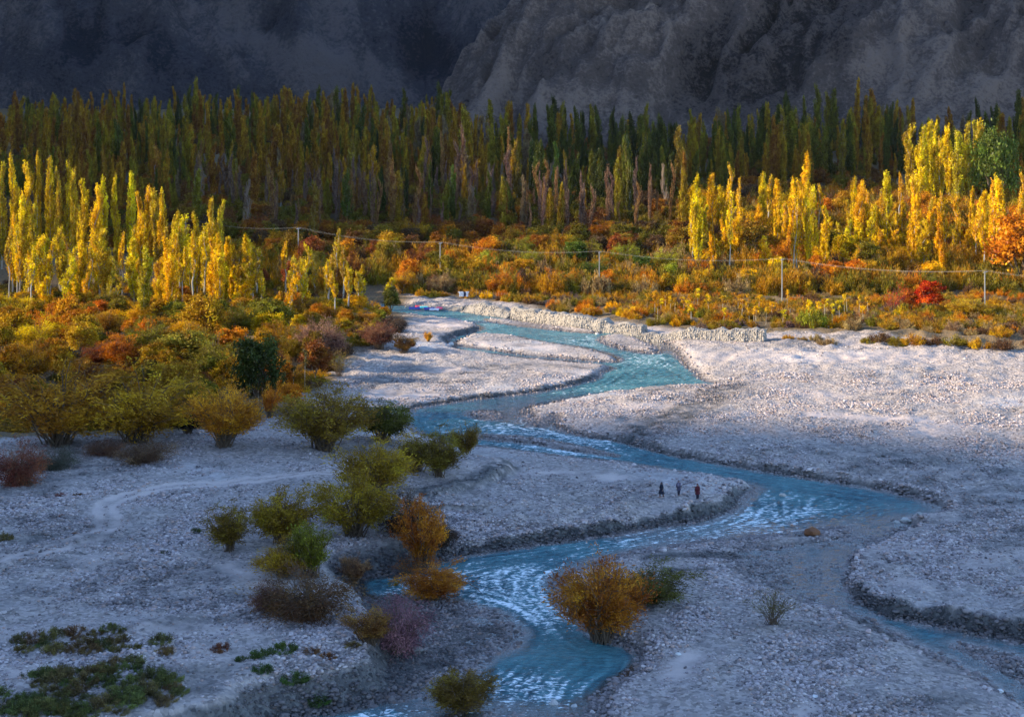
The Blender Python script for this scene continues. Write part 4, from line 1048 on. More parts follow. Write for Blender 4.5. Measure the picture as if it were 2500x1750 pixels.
for px, py, pt, w, kind, col, lab in [(625,985,800,120,'broad',(.04,.055,.012),'dark green tree over pale thin trunks at the edge of the grove'),(790,890,780,95,'vase',(.26,.14,.09),'pale mauve bush with a yellow-green top in the grove'),(430,1000,860,120,'broad',(.40,.22,.016),'large golden round tree behind the round golden-orange willow'),(450,900,815,130,'broad',(.22,.18,.02),'yellow-olive domed tree in the middle of the grove'),(460,1062,985,70,'willow',(.02,.025,.015),'blackish bush between the golden willows'),
                                     (970,800,752,52,'tamarisk',(.06,.04,.03),'dark bush at the sand bar edge of the grove'),(985,850,800,60,'upright',(.22,.12,.025),'brown-gold bush at the tip of the grove'),(925,845,775,80,'vase',(.20,.085,.045),'reddish brown bush at the tip of the grove'),(955,765,690,45,'broad',(.10,.10,.015),'green tree behind the lone golden poplar at the water')]:
    x, y = at(px, py, 2.0); s = FPX / y
    plant(kind, 'grove_tree' if kind == 'broad' else 'grove_bush', x, y, (py - pt) / s, w / s, col + (1,), lab, 'tree' if kind == 'broad' else 'bush')

# ------------------------------------------------------------------ trees across the river
random.seed(13)
ACROSS = []
r_ = np.random.default_rng(23)
for tries in range(8000):
    if len(ACROSS) >= 200: break
    Y = r_.uniform(348, 480); px = r_.uniform(600, 2540)
    if px < 1000 and Y < 350: continue
    if px < 1690 and Y > 425: continue
    try_pt(Y, px, ACROSS, 4.6)
for x, Y, px in ACROSS:
    if px > 1690:
        c, cn = random.choice(((ORANGE, 'orange'), (AMBER, 'amber'), (AMBER, 'amber'), (OLIVE, 'olive'), (GOLD, 'golden'), (GOLD, 'golden')))
        h = random.uniform(5, 8.5) if Y > 378 else random.uniform(4.5, 7.5)
    elif 1120 < px < 1690 and Y < 385:
        c, cn = random.choice(((LIME, 'lime-green'), (GREEN, 'green'), (OLIVE, 'olive'), (LIME, 'lime-green'))) if Y > 362 else random.choice(((AMBER, 'amber'), (ORANGE, 'orange')))
        h = random.uniform(4.5, 7.5)
    else:
        c, cn = random.choice(((ORANGE, 'orange'), (RUST, 'rust-brown'), (OLIVE, 'olive'), (OLIVE, 'olive'), (AMBER, 'amber')))
        h = random.uniform(5, 9)
    aw = ('between the power line and the dark wood' if px < 1690 else 'among the sunlit poplars') if Y > 372 else 'under the power line'
    kind = 'broad' if random.random() < .65 and h > 5 else ('upright' if cn in ('lime-green', 'amber') else 'willow')
    plant(kind, 'riverside_tree', x, Y, h, h * random.uniform(.7, 1.0), vary(c, .16), ('%s tree across the river, %s' if kind == 'broad' else '%s thicket bush across the river, %s') % (cn, aw), 'tree' if kind == 'broad' else 'bush', ('%s trees across the river, %s' if kind == 'broad' else '%s thicket bushes across the river, %s') % (cn, aw))
for px, py, pt, w, kind, col, lab in [(2268,760,683,85,'broad',RED,'scarlet red tree, rounder of two beside the power line'),(2180,755,695,52,'sparse',(.55,.05,.012),'thin scarlet bush beside the rounder red tree'),(2225,755,705,50,'broad',(.42,.12,.012),'orange-red bush between the two red ones'),(2430,640,315,95,'broad',(.10,.14,.02),'tall fresh green tree beside the tallest yellow poplars'),(2490,700,520,150,'broad',ORANGE,'large bright orange tree rising over the thicket'),(1980,790,750,80,'mound',LIME,'bright lime-green cushion shrub above the gravel'),(2370,770,725,100,'willow',(.50,.33,.02),'bright yellow bush beside a concrete pole'),
                                     (1830,690,540,110,'broad',(.34,.20,.016),'golden olive domed tree behind the tall concrete pole'),(2010,640,560,110,'broad',(.15,.13,.016),'dark olive tree among the sunlit yellow poplars')]:
    x, y = at(px, py, 2.0)
    if py < 700: y = {2430: 470, 2490: 395, 1830: 392, 2010: 400}.get(px, y); x = (px - PXC) * y / FPX
    z0 = gz(x, y); s = FPX / y
    plant(kind, 'riverside_tree' if kind == 'broad' else 'riverside_bush', x, y, top_to_h(px, pt, y, z0), w / s, col + (1,), lab, 'tree' if kind == 'broad' else 'bush')

# low brush along the far bank
random.seed(15)
BRUSH = at_arr([(985,722),(1130,726),(1250,738),(1420,762),(1590,786),(1640,797),(1750,806),(1895,808),(2000,803),(2130,808),(2190,818),(2520,852),(2520,735),(2000,735),(1600,712),(1200,690),(985,700)], 1.2)
bp = poly_sample(BRUSH, 240, 2.0, 55)
for x, y in bp[np.argsort(-bp[:, 1])]:
    px = PXC + x * FPX / y
    c, cn = random.choice(((AMBER, 'amber'), (AMBER, 'amber'), (BROWN, 'brown'), (OLIVE, 'olive'), (GOLD, 'golden'), (STRAW, 'straw-coloured'), (ORANGE, 'orange'), (OLIVE, 'olive'), ((.16, .10, .075), 'mauve-brown')))
    far = y > 345
    h = random.uniform(1.0, 2.4) if not far else random.uniform(3.0, 5.4)
    plant('mound' if not far else random.choice(('willow', 'upright', 'mound')), 'brush_shrub', x, y, h, h * random.uniform(1.4, 2.2) if not far else h * random.uniform(.9, 1.3), vary(c, .18), '%s low shrub in the brush along the far gravel bank' % cn, 'shrub', '%s shrubs along the far gravel bank' % cn)
for px, py, w, col in [(2190,842,50,OLIVE),(2230,846,60,AMBER),(2150,838,55,BROWN),(2120,835,40,OLIVE),(2280,845,60,BROWN),(2330,848,60,OLIVE),(2390,852,60,AMBER),(2450,856,60,BROWN),(1960,828,26,STRAW),(1990,834,36,STRAW),(2020,838,50,STRAW),(1925,822,30,AMBER)]:
    x, y = at(px, py, 1.6); s = FPX / y
    cn = {OLIVE: 'olive', AMBER: 'amber', BROWN: 'brown', STRAW: 'straw-coloured'}[col]
    plant('mound', 'shingle_shrub', x, y, w / s * .45, w / s * 1.1, vary(col, .1), '%s low shrub out on the bright gravel behind the stone wall end' % cn, 'shrub', '%s shrubs out on the bright gravel' % cn)
# pale-stemmed saplings between the brush and the stone wall
SAP = at_arr([(1540,775),(1700,800),(1900,806),(2130,806),(2130,770),(1900,760),(1560,750)], 1.2)
for x, y in poly_sample(SAP, 46, 1.6, 66):
    h = random.uniform(3, 5)
    plant('sapling', 'sapling', x, y, h, 1.1 * random.uniform(.8, 1.4), vary(random.choice((GOLD, LEMON, AMBER)), .12), 'pale-stemmed yellow sapling in the brush behind the stone wall', 'sapling', 'saplings behind the stone wall')
TRK = at_arr([(600,1000),(690,985),(770,950),(700,940),(610,960)], 2.0)
for x, y in poly_sample(TRK, 16, 1.0, 67):
    plant('sapling', 'sapling', x, y, random.uniform(4, 6.5), 1.0, vary((.10, .085, .02), .2), 'thin pale trunk with dull leaves under the dark green tree', 'sapling', 'thin trunks under the dark green tree')

# ------------------------------------------------------------------ thicket that closes the ground between the trees
def leaf_stuff(name, cols, protos, pts, scl, label, seed):
    m = mat_leaf('leaf_' + name, cols)
    ms = []
    for q in protos:
        k = q.copy(); k.materials.clear(); k.materials.append(m); ms.append(k)
    c = proto_collection(name + '_shape', ms); r = np.random.default_rng(seed); n = len(pts)
    o = scatter_stuff(name, np.column_stack([pts, gza(pts) - .05]), scl, np.column_stack([np.zeros((n, 2)), r.uniform(0, 6.28, n)]), r.integers(0, len(ms), n), c)
    return tag(o, label, 'undergrowth', kind='stuff')
low = [PR['mound'][i][1] for i in range(3)] + [PR['willow'][i][1] for i in (0, 2)]
r_ = np.random.default_rng(41)
THK = at_arr([(985,724),(1130,728),(1250,740),(1420,766),(1590,790),(1750,807),(1895,810),(2000,806),(2130,811),(2190,821),(2560,856)], 1.2)
far_edge = np.array([(175, 380), (190, 515), (60, 515), (50, 400), (-85, 400), (-72, 352), (-40, 352), (-28, 368)])
tp = poly_sample(np.vstack([THK, far_edge]), 2100, .8, 81)
sc3 = np.array([(lambda k: (k * 1.3, k * 1.3, k * 1.25))(r_.uniform(.8, 1.5)) for _ in tp])
leaf_stuff('far_bank_thicket', [AMBER, BROWN, OLIVE, STRAW, AMBER, (.30, .2, .02), ORANGE, OLIVE, AMBER], low[:3], tp[:, :2], sc3 * np.where(tp[:, 1:2] > 345, [[1.9, 1.9, 3.4]], [[1.1, 1.1, 1.3]]), 'tangled amber and brown undergrowth filling the far bank', 82)
gp2 = poly_sample(at_arr([(-60,1058),(430,1038),(590,985),(700,960),(780,925),(835,880),(900,838),(965,800),(975,765),(930,748),(900,700),(-60,690)], 2.0), 620, 1.0, 83)
sc4 = np.array([(lambda k: (k * 1.5, k * 1.5, k * 1.2))(r_.uniform(.9, 1.8)) for _ in gp2])
leaf_stuff('grove_undergrowth', [AMBER, BROWN, OLIVE, AMBER, OLIVE, DUSK, OLIVE, (.3, .17, .02)], low[:3], gp2, sc4, 'dim brown and olive undergrowth between the grove trees', 84)

# ------------------------------------------------------------------ the far wood, one mass
far_cols = [(.22, .18, .012), (.16, .15, .012), (.32, .22, .012), (.26, .20, .014), (.12, .12, .012), (.36, .20, .012), (.2, .14, .07), (.08, .09, .012), (.28, .22, .014)]
far_low = [(.3, .12, .012), (.2, .09, .02), (.2, .15, .014), (.14, .12, .012), (.26, .16, .014), (.12, .07, .03)]
M['leaf_far_bare'] = mat_leaf('leaf_far_bare_poplar', [(.22, .13, .075), (.17, .11, .08), (.27, .15, .05), (.2, .12, .09)])
M['leaf_far_amber'] = mat_leaf('leaf_far_amber', [(.36, .2, .01), (.3, .16, .012), (.26, .12, .014), (.3, .2, .012)])
M['leaf_far_green'] = mat_leaf('leaf_far_green', [(.06, .075, .012), (.09, .1, .012), (.12, .12, .012), (.045, .055, .012)])
M['leaf_far_low'] = mat_leaf('leaf_far_undergrowth', far_low)
M['leaf_far'] = mat_leaf('leaf_far_wood', far_cols)
def far_tree(mesh, m='leaf_far'):
    m2 = mesh.copy(); m2.materials.clear(); m2.materials.append(M[m]); return m2
far_coll = proto_collection('far_tree', [far_tree(PR['poplar'][i][1]) for i in (0, 1, 2, 4, 6)] + [far_tree(PR['broad'][i][1], 'leaf_far_low') for i in (0, 1, 2)] + [far_tree(PR['thin'][i][1], 'leaf_far_bare') for i in (0, 2)] + [far_tree(PR['poplar'][i][1], 'leaf_far_amber') for i in (0, 4, 5)] + [far_tree(PR['poplar'][i][1], 'leaf_far_green') for i in (1, 3, 6)])
r_ = np.random.default_rng(31)
fp, fs, fi = [], [], []
Yf = np.concatenate([np.sqrt(r_.uniform(530 ** 2, 760 ** 2, 1700)), r_.uniform(412, 540, 900)]); pf = r_.uniform(-60, 2560, 2800)
for Y, px in zip(Yf, pf):
    if px > 1120 and Y > 668: continue
    if Y < 530 and (px > 1690 and Y < 505 or px < 560 and Y < 425): continue
    x = (px - PXC) * Y / FPX
    if fbm(np.array([x / 60.]), np.array([Y / 60.]), 2)[0] < -.35: continue
    nz = fbm(np.array([x / 45. + 3]), np.array([Y / 45.]), 2)[0]
    h = r_.uniform(11, 24) * (1 + .35 * nz) * (1 if Y > 530 else .85) * (1.1 if px > 1240 else 1.05) ; k = h / 20
    fp.append((x, Y)); fs.append((lambda w_: (w_, w_, k))(k * r_.uniform(.65, 1.1))); dg = 1290 < px < 1660 and Y > 455
    hue_ = fbm(np.array([x / 38. + 9]), np.array([Y / 38.]), 2)[0] + r_.normal(0, .2) - (.7 if dg else 0) + (.15 if px < 1200 else -.1)
    fi.append(8 + r_.integers(0, 2) if Y < 500 and 480 < px < 1690 and not dg and r_.uniform() < .7 else 10 + r_.integers(0, 3) if hue_ > .06 else 13 + r_.integers(0, 3) if hue_ < -.48 else r_.integers(0, 5))
# undergrowth that closes the wood below the crowns
Yu = np.concatenate([np.sqrt(r_.uniform(410 ** 2, 780 ** 2, 1700)), r_.uniform(388, 500, 1100)]); pu = r_.uniform(-60, 2560, 2800)
for Y, px in zip(Yu, pu):
    if px > 1120 and Y > 668: continue
    if px > 1690 and Y < 490: continue
    if px < 500 and Y < 400: continue
    k = r_.uniform(.5, 1.05)
    fp.append(((px - PXC) * Y / FPX, Y)); fs.append((k * 1.1, k * 1.1, k)); fi.append(5 + r_.integers(0, 3))
fp = np.array(fp)
fpts = np.column_stack([fp, gza(fp)])
fw = scatter_stuff('far_woodland', fpts, fs, np.column_stack([np.zeros((len(fp), 2)), r_.uniform(0, 6.28, len(fp))]), fi, far_coll)
tag(fw, 'dim olive and amber woodland filling the valley below the mountains', 'woodland', kind='stuff')
# ------------------------------------------------------------------ stone embankment along the far bank
M['rubble'] = mat_plain('rubble_fill', (.25, .222, .195), .9, .35, 3.0, .1)
M['rubble_stone'] = mat_plain('rubble_stones', (.31, .275, .24), .9, .55, 1.4)
def ico(sub=1):
    bm = bmesh.new(); bmesh.ops.create_icosphere(bm, subdivisions=sub, radius=.5)
    v = np.array([x.co[:] for x in bm.verts]); f = np.array([[w.index for w in p.verts] for p in bm.faces]); bm.free(); return v, f
ICO_V, ICO_F = ico(1)
def stone_cloud(name, P, S, rng, mat):
    vs_, fs_ = [], []
    for i, (p, s) in enumerate(zip(P, S)):
        k = s * rng.uniform(.65, 1.25, 3); a = rng.uniform(0, 6.28); c, d = math.cos(a), math.sin(a)
        v = ICO_V * k * (1 + rng.normal(0, .12, (len(ICO_V), 1))); v = np.stack([v[:, 0] * c - v[:, 1] * d, v[:, 0] * d + v[:, 1] * c, v[:, 2]], 1) + p
        vs_.append(v); fs_.append(ICO_F + i * len(ICO_V))
    return mesh_np(name, np.vstack(vs_), np.vstack(fs_), mat, False)
def levee(name, path, hs, label, seed, z0=1.0, top=1.8, batter=.8, nst=2400):
    r = np.random.default_rng(seed)
    P = at_arr(path, z0); L = np.concatenate([[0], np.cumsum(np.hypot(*np.diff(P, axis=0).T))]); n = int(L[-1] / .45) + 2
    u = np.linspace(0, L[-1], n); px_ = np.interp(u, L, P[:, 0]); py_ = np.interp(u, L, P[:, 1]); hh = np.interp(u, L, hs) * (1 + .22 * fbm(u * .35 + seed * 7, u * 0, 3))
    tx, ty = np.gradient(px_), np.gradient(py_); tl = np.hypot(tx, ty); nx, ny = -ty / tl, tx / tl
    if (nx * 0.5 + ny).mean() < 0: nx, ny = -nx, -ny
    prof = [(-.1, -1.2), (0, -.1), (batter * .3, .35), (batter * .65, .72), (batter, .98), (batter + .3, 1.0), (batter + top * .5, 1.02), (batter + top, .98), (batter + top + .6, .5), (batter + top + 1.2, -.1), (batter + top + 1.3, -1.2)]
    wv = .7 * fbm(u * .25 + seed * 3, u * 0 + 5, 3); px_ = px_ + nx * wv; py_ = py_ + ny * wv
    g0 = gza(np.stack([px_, py_], 1))
    V = []
    for i in range(n):
        for o, t in prof:
            k = .22 if -.05 < t < 1.1 else 0
            e = fbm(np.array([u[i] * .8]), np.array([o * 1.3 + t * 2 + seed]), 3)[0]
            V.append((px_[i] + nx[i] * o + k * e, py_[i] + ny[i] * o - k * e, g0[i] + hh[i] * t + k * e * 1.5))
    m = len(prof); V = np.array(V)
    ii = np.arange(n * m).reshape(n, m)
    F = np.stack([ii[:-1, :-1], ii[:-1, 1:], ii[1:, 1:], ii[1:, :-1]], -1).reshape(-1, 4)
    caps = [[ii[e, k], ii[e, k + 1], ii[e, m - 2 - k], ii[e, m - 1 - k]] for e in (0, -1) for k in range(m // 2)]
    F = np.vstack([F, np.array([c if c[1] != c[2] else [c[0], c[1], c[1], c[3]] for c in caps if len(set(c)) == 4])])
    root = empty(name, (px_[n // 2], py_[n // 2], g0[n // 2]))
    off = np.array([px_[n // 2], py_[n // 2], g0[n // 2]])
    obj('rubble_core', mesh_np('rubble_core', V - off, F, M['rubble'], False), root)
    a = r.integers(0, n, nst); t = r.uniform(0, 1, nst) ** .9; o = np.where(t < .97, batter * t, batter + r.uniform(0, top, nst)); t = np.where(o > batter, 1.0, t)
    S = r.uniform(.12, .36, nst) * np.where(r.uniform(0, 1, nst) < .1, 1.7, 1) * np.where(o < .15, 1.3, 1)
    Q = np.stack([px_[a] + nx[a] * o + r.normal(0, .08, nst), py_[a] + ny[a] * o + r.normal(0, .08, nst), g0[a] + hh[a] * t], 1)
    ends = r.uniform(0, 1, (160, 2))
    E = np.stack([px_[-1] + nx[-1] * (batter * .5 + ends[:, 0] * (top + .4)), py_[-1] + ny[-1] * (batter * .5 + ends[:, 0] * (top + .4)), g0[-1] + hh[-1] * ends[:, 1] * .95], 1)
    so = obj('stones', stone_cloud('rubble_stones', np.vstack([Q, E]) - off, np.concatenate([S, r.uniform(.2, .45, 160)]), r, M['rubble_stone']), root)
    so['kind'] = 'stuff'
    tag(root, label, 'embankment')
levee('stone_embankment', [(1243,764),(1300,776),(1400,794),(1500,803),(1562,809)], [2.2, 2.5, 2.3, 2.4, 2.2], 'long piled-stone embankment wall with a squared dark end by the river', 3)
levee('stone_embankment', [(1566,816),(1640,822),(1740,829),(1862,836)], [1.3, 1.5, 1.9, 2.2], 'lower piled-stone embankment ending squarely on the open gravel', 4, 1.2)
levee('stone_embankment', [(1128,752),(1160,756),(1200,762),(1236,766)], [1.6, 2.6, 2.3, 1.2], 'lumpy rubble mound beside the long embankment wall', 5, 1.0, 2.2, 1.6, 1100)
levee('stone_embankment', [(985,745),(1040,748),(1090,752),(1125,755)], [1.2, 1.3, 1.2, 1.3], 'low stone bank with laundry spread over it', 6, .6, 1.6, 1.2, 700)

# ------------------------------------------------------------------ boulders
def boulder(px, py, size, col, label, z=.3, flat=.62):
    x, y = at(px, py, z); g = max(gz(x, y), -.1)
    bm = bmesh.new(); bmesh.ops.create_icosphere(bm, subdivisions=2, radius=.5)
    from mathutils import noise
    sd_ = Vector((px * .37, py * .21, 1))
    for v in bm.verts:
        v.co *= 1 + .55 * noise.noise(v.co * 2 + sd_) + .2 * noise.noise(v.co * 5 + sd_); v.co.z *= flat
    me = bpy.data.meshes.new('boulder'); bm.to_mesh(me); bm.free()
    key = 'boulder_%.2f_%.2f' % (col[0], col[2])
    if key not in M: M[key] = mat_plain(key, col, .85, .35, 2.5, .05)
    me.materials.append(M[key])
    o = obj('boulder', me); o.location = (x, y, g + size * flat * .28); o.scale = (size,) * 3; o.rotation_euler = (0, 0, px)
    tag(o, label, 'boulder')
boulder(1983, 1302, 1.5, (.17, .07, .03), 'rust-orange boulder at the edge of the river bar', .3, .7)
boulder(1990, 1712, .45, (.6, .6, .6), 'round pale boulder beside a sand hollow on the cobbles')
boulder(2442, 1686, .5, (.6, .6, .6), 'white boulder near the splitting side stream')
boulder(1656, 1597, .5, (.62, .6, .57), 'flat white slab on a sandy patch', .6, .3)
boulder(2120, 1552, .5, (.48, .36, .34), 'pinkish boulder on damp sand by the side stream')
boulder(1912, 1210, .8, (.42, .38, .34), 'tan boulder midstream below the gravel tongue', 0)
boulder(1352, 1716, .7, (.4, .38, .36), 'larger of two rocks in the shallows at the stream split', 0)
boulder(1402, 1723, .5, (.38, .37, .36), 'smaller of two rocks in the shallows at the stream split', 0)
boulder(2212, 1268, 1.0, (.42, .41, .39), 'grey boulder, biggest of the row where the side stream leaves the river', .2)
boulder(2190, 1271, .6, (.36, .35, .33), 'small rock beside the biggest grey boulder at the side stream mouth', .2)
boulder(2245, 1270, .6, (.3, .3, .3), 'dark rock on the spit at the side stream mouth', .2)
boulder(2038, 1267, .7, (.3, .2, .15), 'flat reddish rock awash near the rust-orange boulder', 0, .35)
boulder(1447, 1735, .4, (.45, .4, .38), 'pinkish stone at the waterline of the near shingle', .1)
boulder(1018, 1590, .9, (.2, .19, .18), 'dark wet boulder below the purple tamarisk', .2)
boulder(1458, 814, .9, (.5, .48, .45), 'pale boulder on the thin gravel strip below the embankment', .2)
boulder(2192, 750, 1.3, (.65, .63, .6), 'white boulder under the thin scarlet bush', 1.5)
boulder(2262, 751, 1.0, (.62, .6, .58), 'white boulder under the rounder red tree', 1.5)
boulder(1100, 838, 1.4, (.45, .43, .41), 'boulder at the foot of the sand bar spit', .4)

# driftwood caught at the orange river bush
mb = MB()
x, y = at(1108, 1424, .6)
pts = [(0, 0, .5), (.7, .1, .75), (1.4, -.1, .62), (2.1, -.3, .25), (2.5, -.5, -.1)]
mb.tube(pts, [.06, .05, .04, .03, .02], 5)
mb.tube([(.7, .1, .75), (1.2, .3, 1.0), (1.8, .35, .8)], [.035, .025, .012], 4)
mb.tube([(1.4, -.1, .62), (1.8, -.4, .75), (2.3, -.6, .5)], [.03, .02, .01], 4)
mb.tube([(0, 0, .5), (-.6, 0, .2), (-1.2, .1, -.3)], [.06, .07, .07], 5)
o = obj('dead_branch', mb.mesh('dead_branch', M['bark_brown'])); o.location = (x, y, 0)
tag(o, 'bare dead branch reaching over the rapids from the orange river bush', 'branch')

# ------------------------------------------------------------------ power line
POLES = [(-92, 401), (-58, 386), (-18.6, 368), (21.6, 352), (63.6, 335), (100.4, 302), (142, 272)]
def pole_meshes():
    H_ = 10.0
    rails = []
    for s in (-1, 1):
        mb = MB(); n0 = 0
        for (x0, x1, hw0, hw1, d0, d1) in [(s * .19, s * .1, .055, .045, .1, .07)]:
            mb.v += [Vector(q) for q in ((x0 - hw0, -d0, -.6), (x0 + hw0, -d0, -.6), (x0 + hw0, d0, -.6), (x0 - hw0, d0, -.6), (x1 - hw1, -d1, H_), (x1 + hw1, -d1, H_), (x1 + hw1, d1, H_), (x1 - hw1, d1, H_))]
            mb.f += [(3, 2, 1, 0), (4, 5, 6, 7), (0, 1, 5, 4), (1, 2, 6, 5), (2, 3, 7, 6), (3, 0, 4, 7)]
        rails.append(mb.mesh('pole_rail', M['concrete']))
    rung = MB(); rung.box((0, 0, 0), (1, .12, .12)); rung = rung.mesh('pole_rung', M['concrete'])
    arm = MB(); arm.box((0, 0, 0), (2.2, .1, .12)); arm = arm.mesh('crossarm', M['steel'])
    ins = MB(); ins.tube([(0, 0, 0), (0, 0, .06), (0, 0, .1), (0, 0, .16), (0, 0, .2), (0, 0, .28)], [.03, .07, .035, .065, .03, .045], 8); ins = ins.mesh('insulator', M['porcelain'])
    return rails, rung, arm, ins
rails, rung, arm, ins = pole_meshes()
POLE_LAB = ['concrete ladder pole half hidden in the golden grove', 'concrete ladder pole before the dark wood, next after the grove', 'concrete ladder pole behind the laundry bank across the river', 'concrete ladder pole rising from the green thicket', 'tall concrete ladder pole behind the end of the stone wall', 'concrete ladder pole beside the bright yellow bush', 'concrete ladder pole on the open gravel beyond the last bushes']
tops = []
for i, (x, y) in enumerate(POLES):
    z = gz(x, y) - .1
    j = min(max(i, 1), len(POLES) - 2); dx, dy = POLES[j + 1][0] - POLES[j - 1][0], POLES[j + 1][1] - POLES[j - 1][1]
    rz = math.atan2(dy, dx) + math.pi / 2
    root = empty('utility_pole', (x, y, z), rz)
    obj('rail', rails[0], root); obj('rail', rails[1], root)
    for k in range(20):
        t = k / 19; q = obj('rung', rung, root); q.location = (0, 0, .5 + 9.2 * t); q.scale = (.30 - .14 * t, 1, 1)
    a = obj('crossarm', arm, root); a.location = (0, -.13, 9.75)
    for xo in (-1.0, 0.0, 1.0):
        q = obj('insulator', ins, root); q.location = (xo, -.13, 9.81)
    tag(root, POLE_LAB[i], 'utility pole', 'concrete poles of the power line')
    c, s = math.cos(rz), math.sin(rz)
    tops.append([(x + c * xo + s * .13, y + s * xo - c * .13, z + 10.1) for xo in (-1.0, 0.0, 1.0)])
for w in range(3):
    mb = MB(); pts = []
    for i in range(len(POLES) - 1):
        a, b = Vector(tops[i][w]), Vector(tops[i + 1][w])
        for k in range(12):
            t = k / 12; p = a.lerp(b, t); p.z -= 4 * 1.3 * t * (1 - t); pts.append(tuple(p))
    pts.append(tops[-1][w])
    mb.tube(pts, [.008] * len(pts), 4)
    tag(obj('power_cable', mb.mesh('power_cable', M['wire'])), ('outer cable of the power line on its river side', 'middle cable of the power line', 'outer cable of the power line on its woodland side')[w], 'cable', 'cables of the power line')

# ------------------------------------------------------------------ laundry and shelters by the far bank
def cloth_mat(n, c): 
    if n not in M: M[n] = mat_plain(n, c, .9, .2, 3.0)
    return M[n]
def draped(name, x, y, z, w, d, rz, mat, label, cat, seed):
    X, Y = np.meshgrid(np.linspace(-w / 2, w / 2, 12), np.linspace(-d / 2, d / 2, 8))
    Z = .12 * fbm(X * 1.5 + seed, Y * 1.5, 2) + .12
    top = np.stack([X.ravel(), Y.ravel(), Z.ravel()], 1); bot = top - np.array([0, 0, .03])
    ii = np.arange(96).reshape(8, 12); q = np.stack([ii[:-1, :-1], ii[:-1, 1:], ii[1:, 1:], ii[1:, :-1]], -1).reshape(-1, 4)
    rim = np.concatenate([ii[0, :], ii[1:, -1], ii[-1, -2::-1], ii[-2:0:-1, 0]]); r2 = np.roll(rim, -1)
    F = np.vstack([q, q[:, ::-1] + 96, np.stack([rim + 96, r2 + 96, r2, rim], 1)])
    o = obj(name, mesh_np(name, np.vstack([top, bot]), F, mat)); o.location = (x, y, z); o.rotation_euler = (.25, 0, rz)
    tag(o, label, cat); return o
for px, py, w, col, nm, lab in [(1012,735,2.6,(.05,.07,.3),'cloth_blue','dark blue blanket spread on the low stone bank'),(1022,731,1.6,(.5,.05,.08),'cloth_red','small red cloth spread on the low stone bank'),(1048,736,2.4,(.06,.05,.28),'cloth_violet','violet-blue blanket spread next to the white sheet'),(1060,738,2.2,(.6,.6,.62),'cloth_white','white sheet spread on the low stone bank'),(1072,736,1.6,(.6,.08,.16),'cloth_pink','pink-red cloth spread at the end of the laundry'),(1035,733,2.0,(.05,.35,.4),'cloth_teal','teal cloth spread between the blankets')]:
    x, y = at(px, py, 2.0); draped('spread_cloth', x, y, gz(x, y) + 1.0, w, 1.4, random.uniform(-.3, .3), cloth_mat(nm, col), lab, 'cloth', px)
lx0, ly = at(1118, 726, 1.6); lx1, _ = at(1146, 726, 1.6); lz = gz(lx0, ly)
root = empty('clothes_line', (lx0, ly, lz))
for xo in (0, lx1 - lx0):
    mb = MB(); mb.tube([(xo, 0, -.2), (xo, 0, 2.1)], [.04, .035], 6); obj('post', mb.mesh('line_post', M['wood']), root)
mb = MB(); mb.tube([(0, 0, 2.0), ((lx1 - lx0) / 2, 0, 1.93), (lx1 - lx0, 0, 2.0)], [.012] * 3, 4); obj('rope', mb.mesh('line_rope', M['wood']), root)
tag(root, 'rope between two thin posts with washing hung on it', 'clothes line')
for k, (nm, lab) in enumerate((('cloth_white', 'white shirt hung at the end of the clothes line by the stick fence'), ('cloth_white', 'white shirt hung in the middle of the clothes line'), ('cloth_dark', 'dark garment hung between white shirts'), ('cloth_white', 'white shirt hung next to the dark garment'))):
    cloth_mat('cloth_dark', (.03, .03, .06)); mb = MB()
    n = 8
    for row in range(7):
        zz = -row * .2; wd = .28 if row > 1 else .42
        for c_ in range(n):
            a = 2 * math.pi * c_ / n; mb.v.append(Vector((wd * math.cos(a), .06 * math.sin(a) + .03 * math.sin(5 * zz + c_), zz)))
    for row in range(6):
        for c_ in range(n):
            mb.f.append((row * n + c_, row * n + (c_ + 1) % n, (row + 1) * n + (c_ + 1) % n, (row + 1) * n + c_))
    mb.f += [tuple(range(n)), tuple(reversed(range(6 * n, 7 * n)))]
    o = obj('hanging_shirt', mb.mesh('hanging_shirt', M[nm])); o.location = (lx0 + (lx1 - lx0) * (.2 + .2 * k), ly, lz + 1.97); tag(o, lab, 'clothing')
fx0, fy0 = at(1150, 724, 1.6); fx1, fy1 = at(1245, 727, 1.6)
root = empty('stick_fence', (fx0, fy0, gz(fx0, fy0)))
for k in range(15):
    t = k / 14; mb = MB(); h = random.uniform(1.2, 2.0); mb.tube([((fx1 - fx0) * t, (fy1 - fy0) * t, -.3), ((fx1 - fx0) * t + random.uniform(-.1, .1), (fy1 - fy0) * t, h)], [.04, .03], 5); obj('stick', mb.mesh('fence_stick', M['wood']), root)
mb = MB(); mb.tube([(0, .04, 1.0), ((fx1 - fx0), (fy1 - fy0) + .04, 1.0)], [.025, .025], 4); obj('rail', mb.mesh('fence_rail', M['wood']), root)
tag(root, 'rough fence of thin upright sticks beside the clothes line', 'fence')
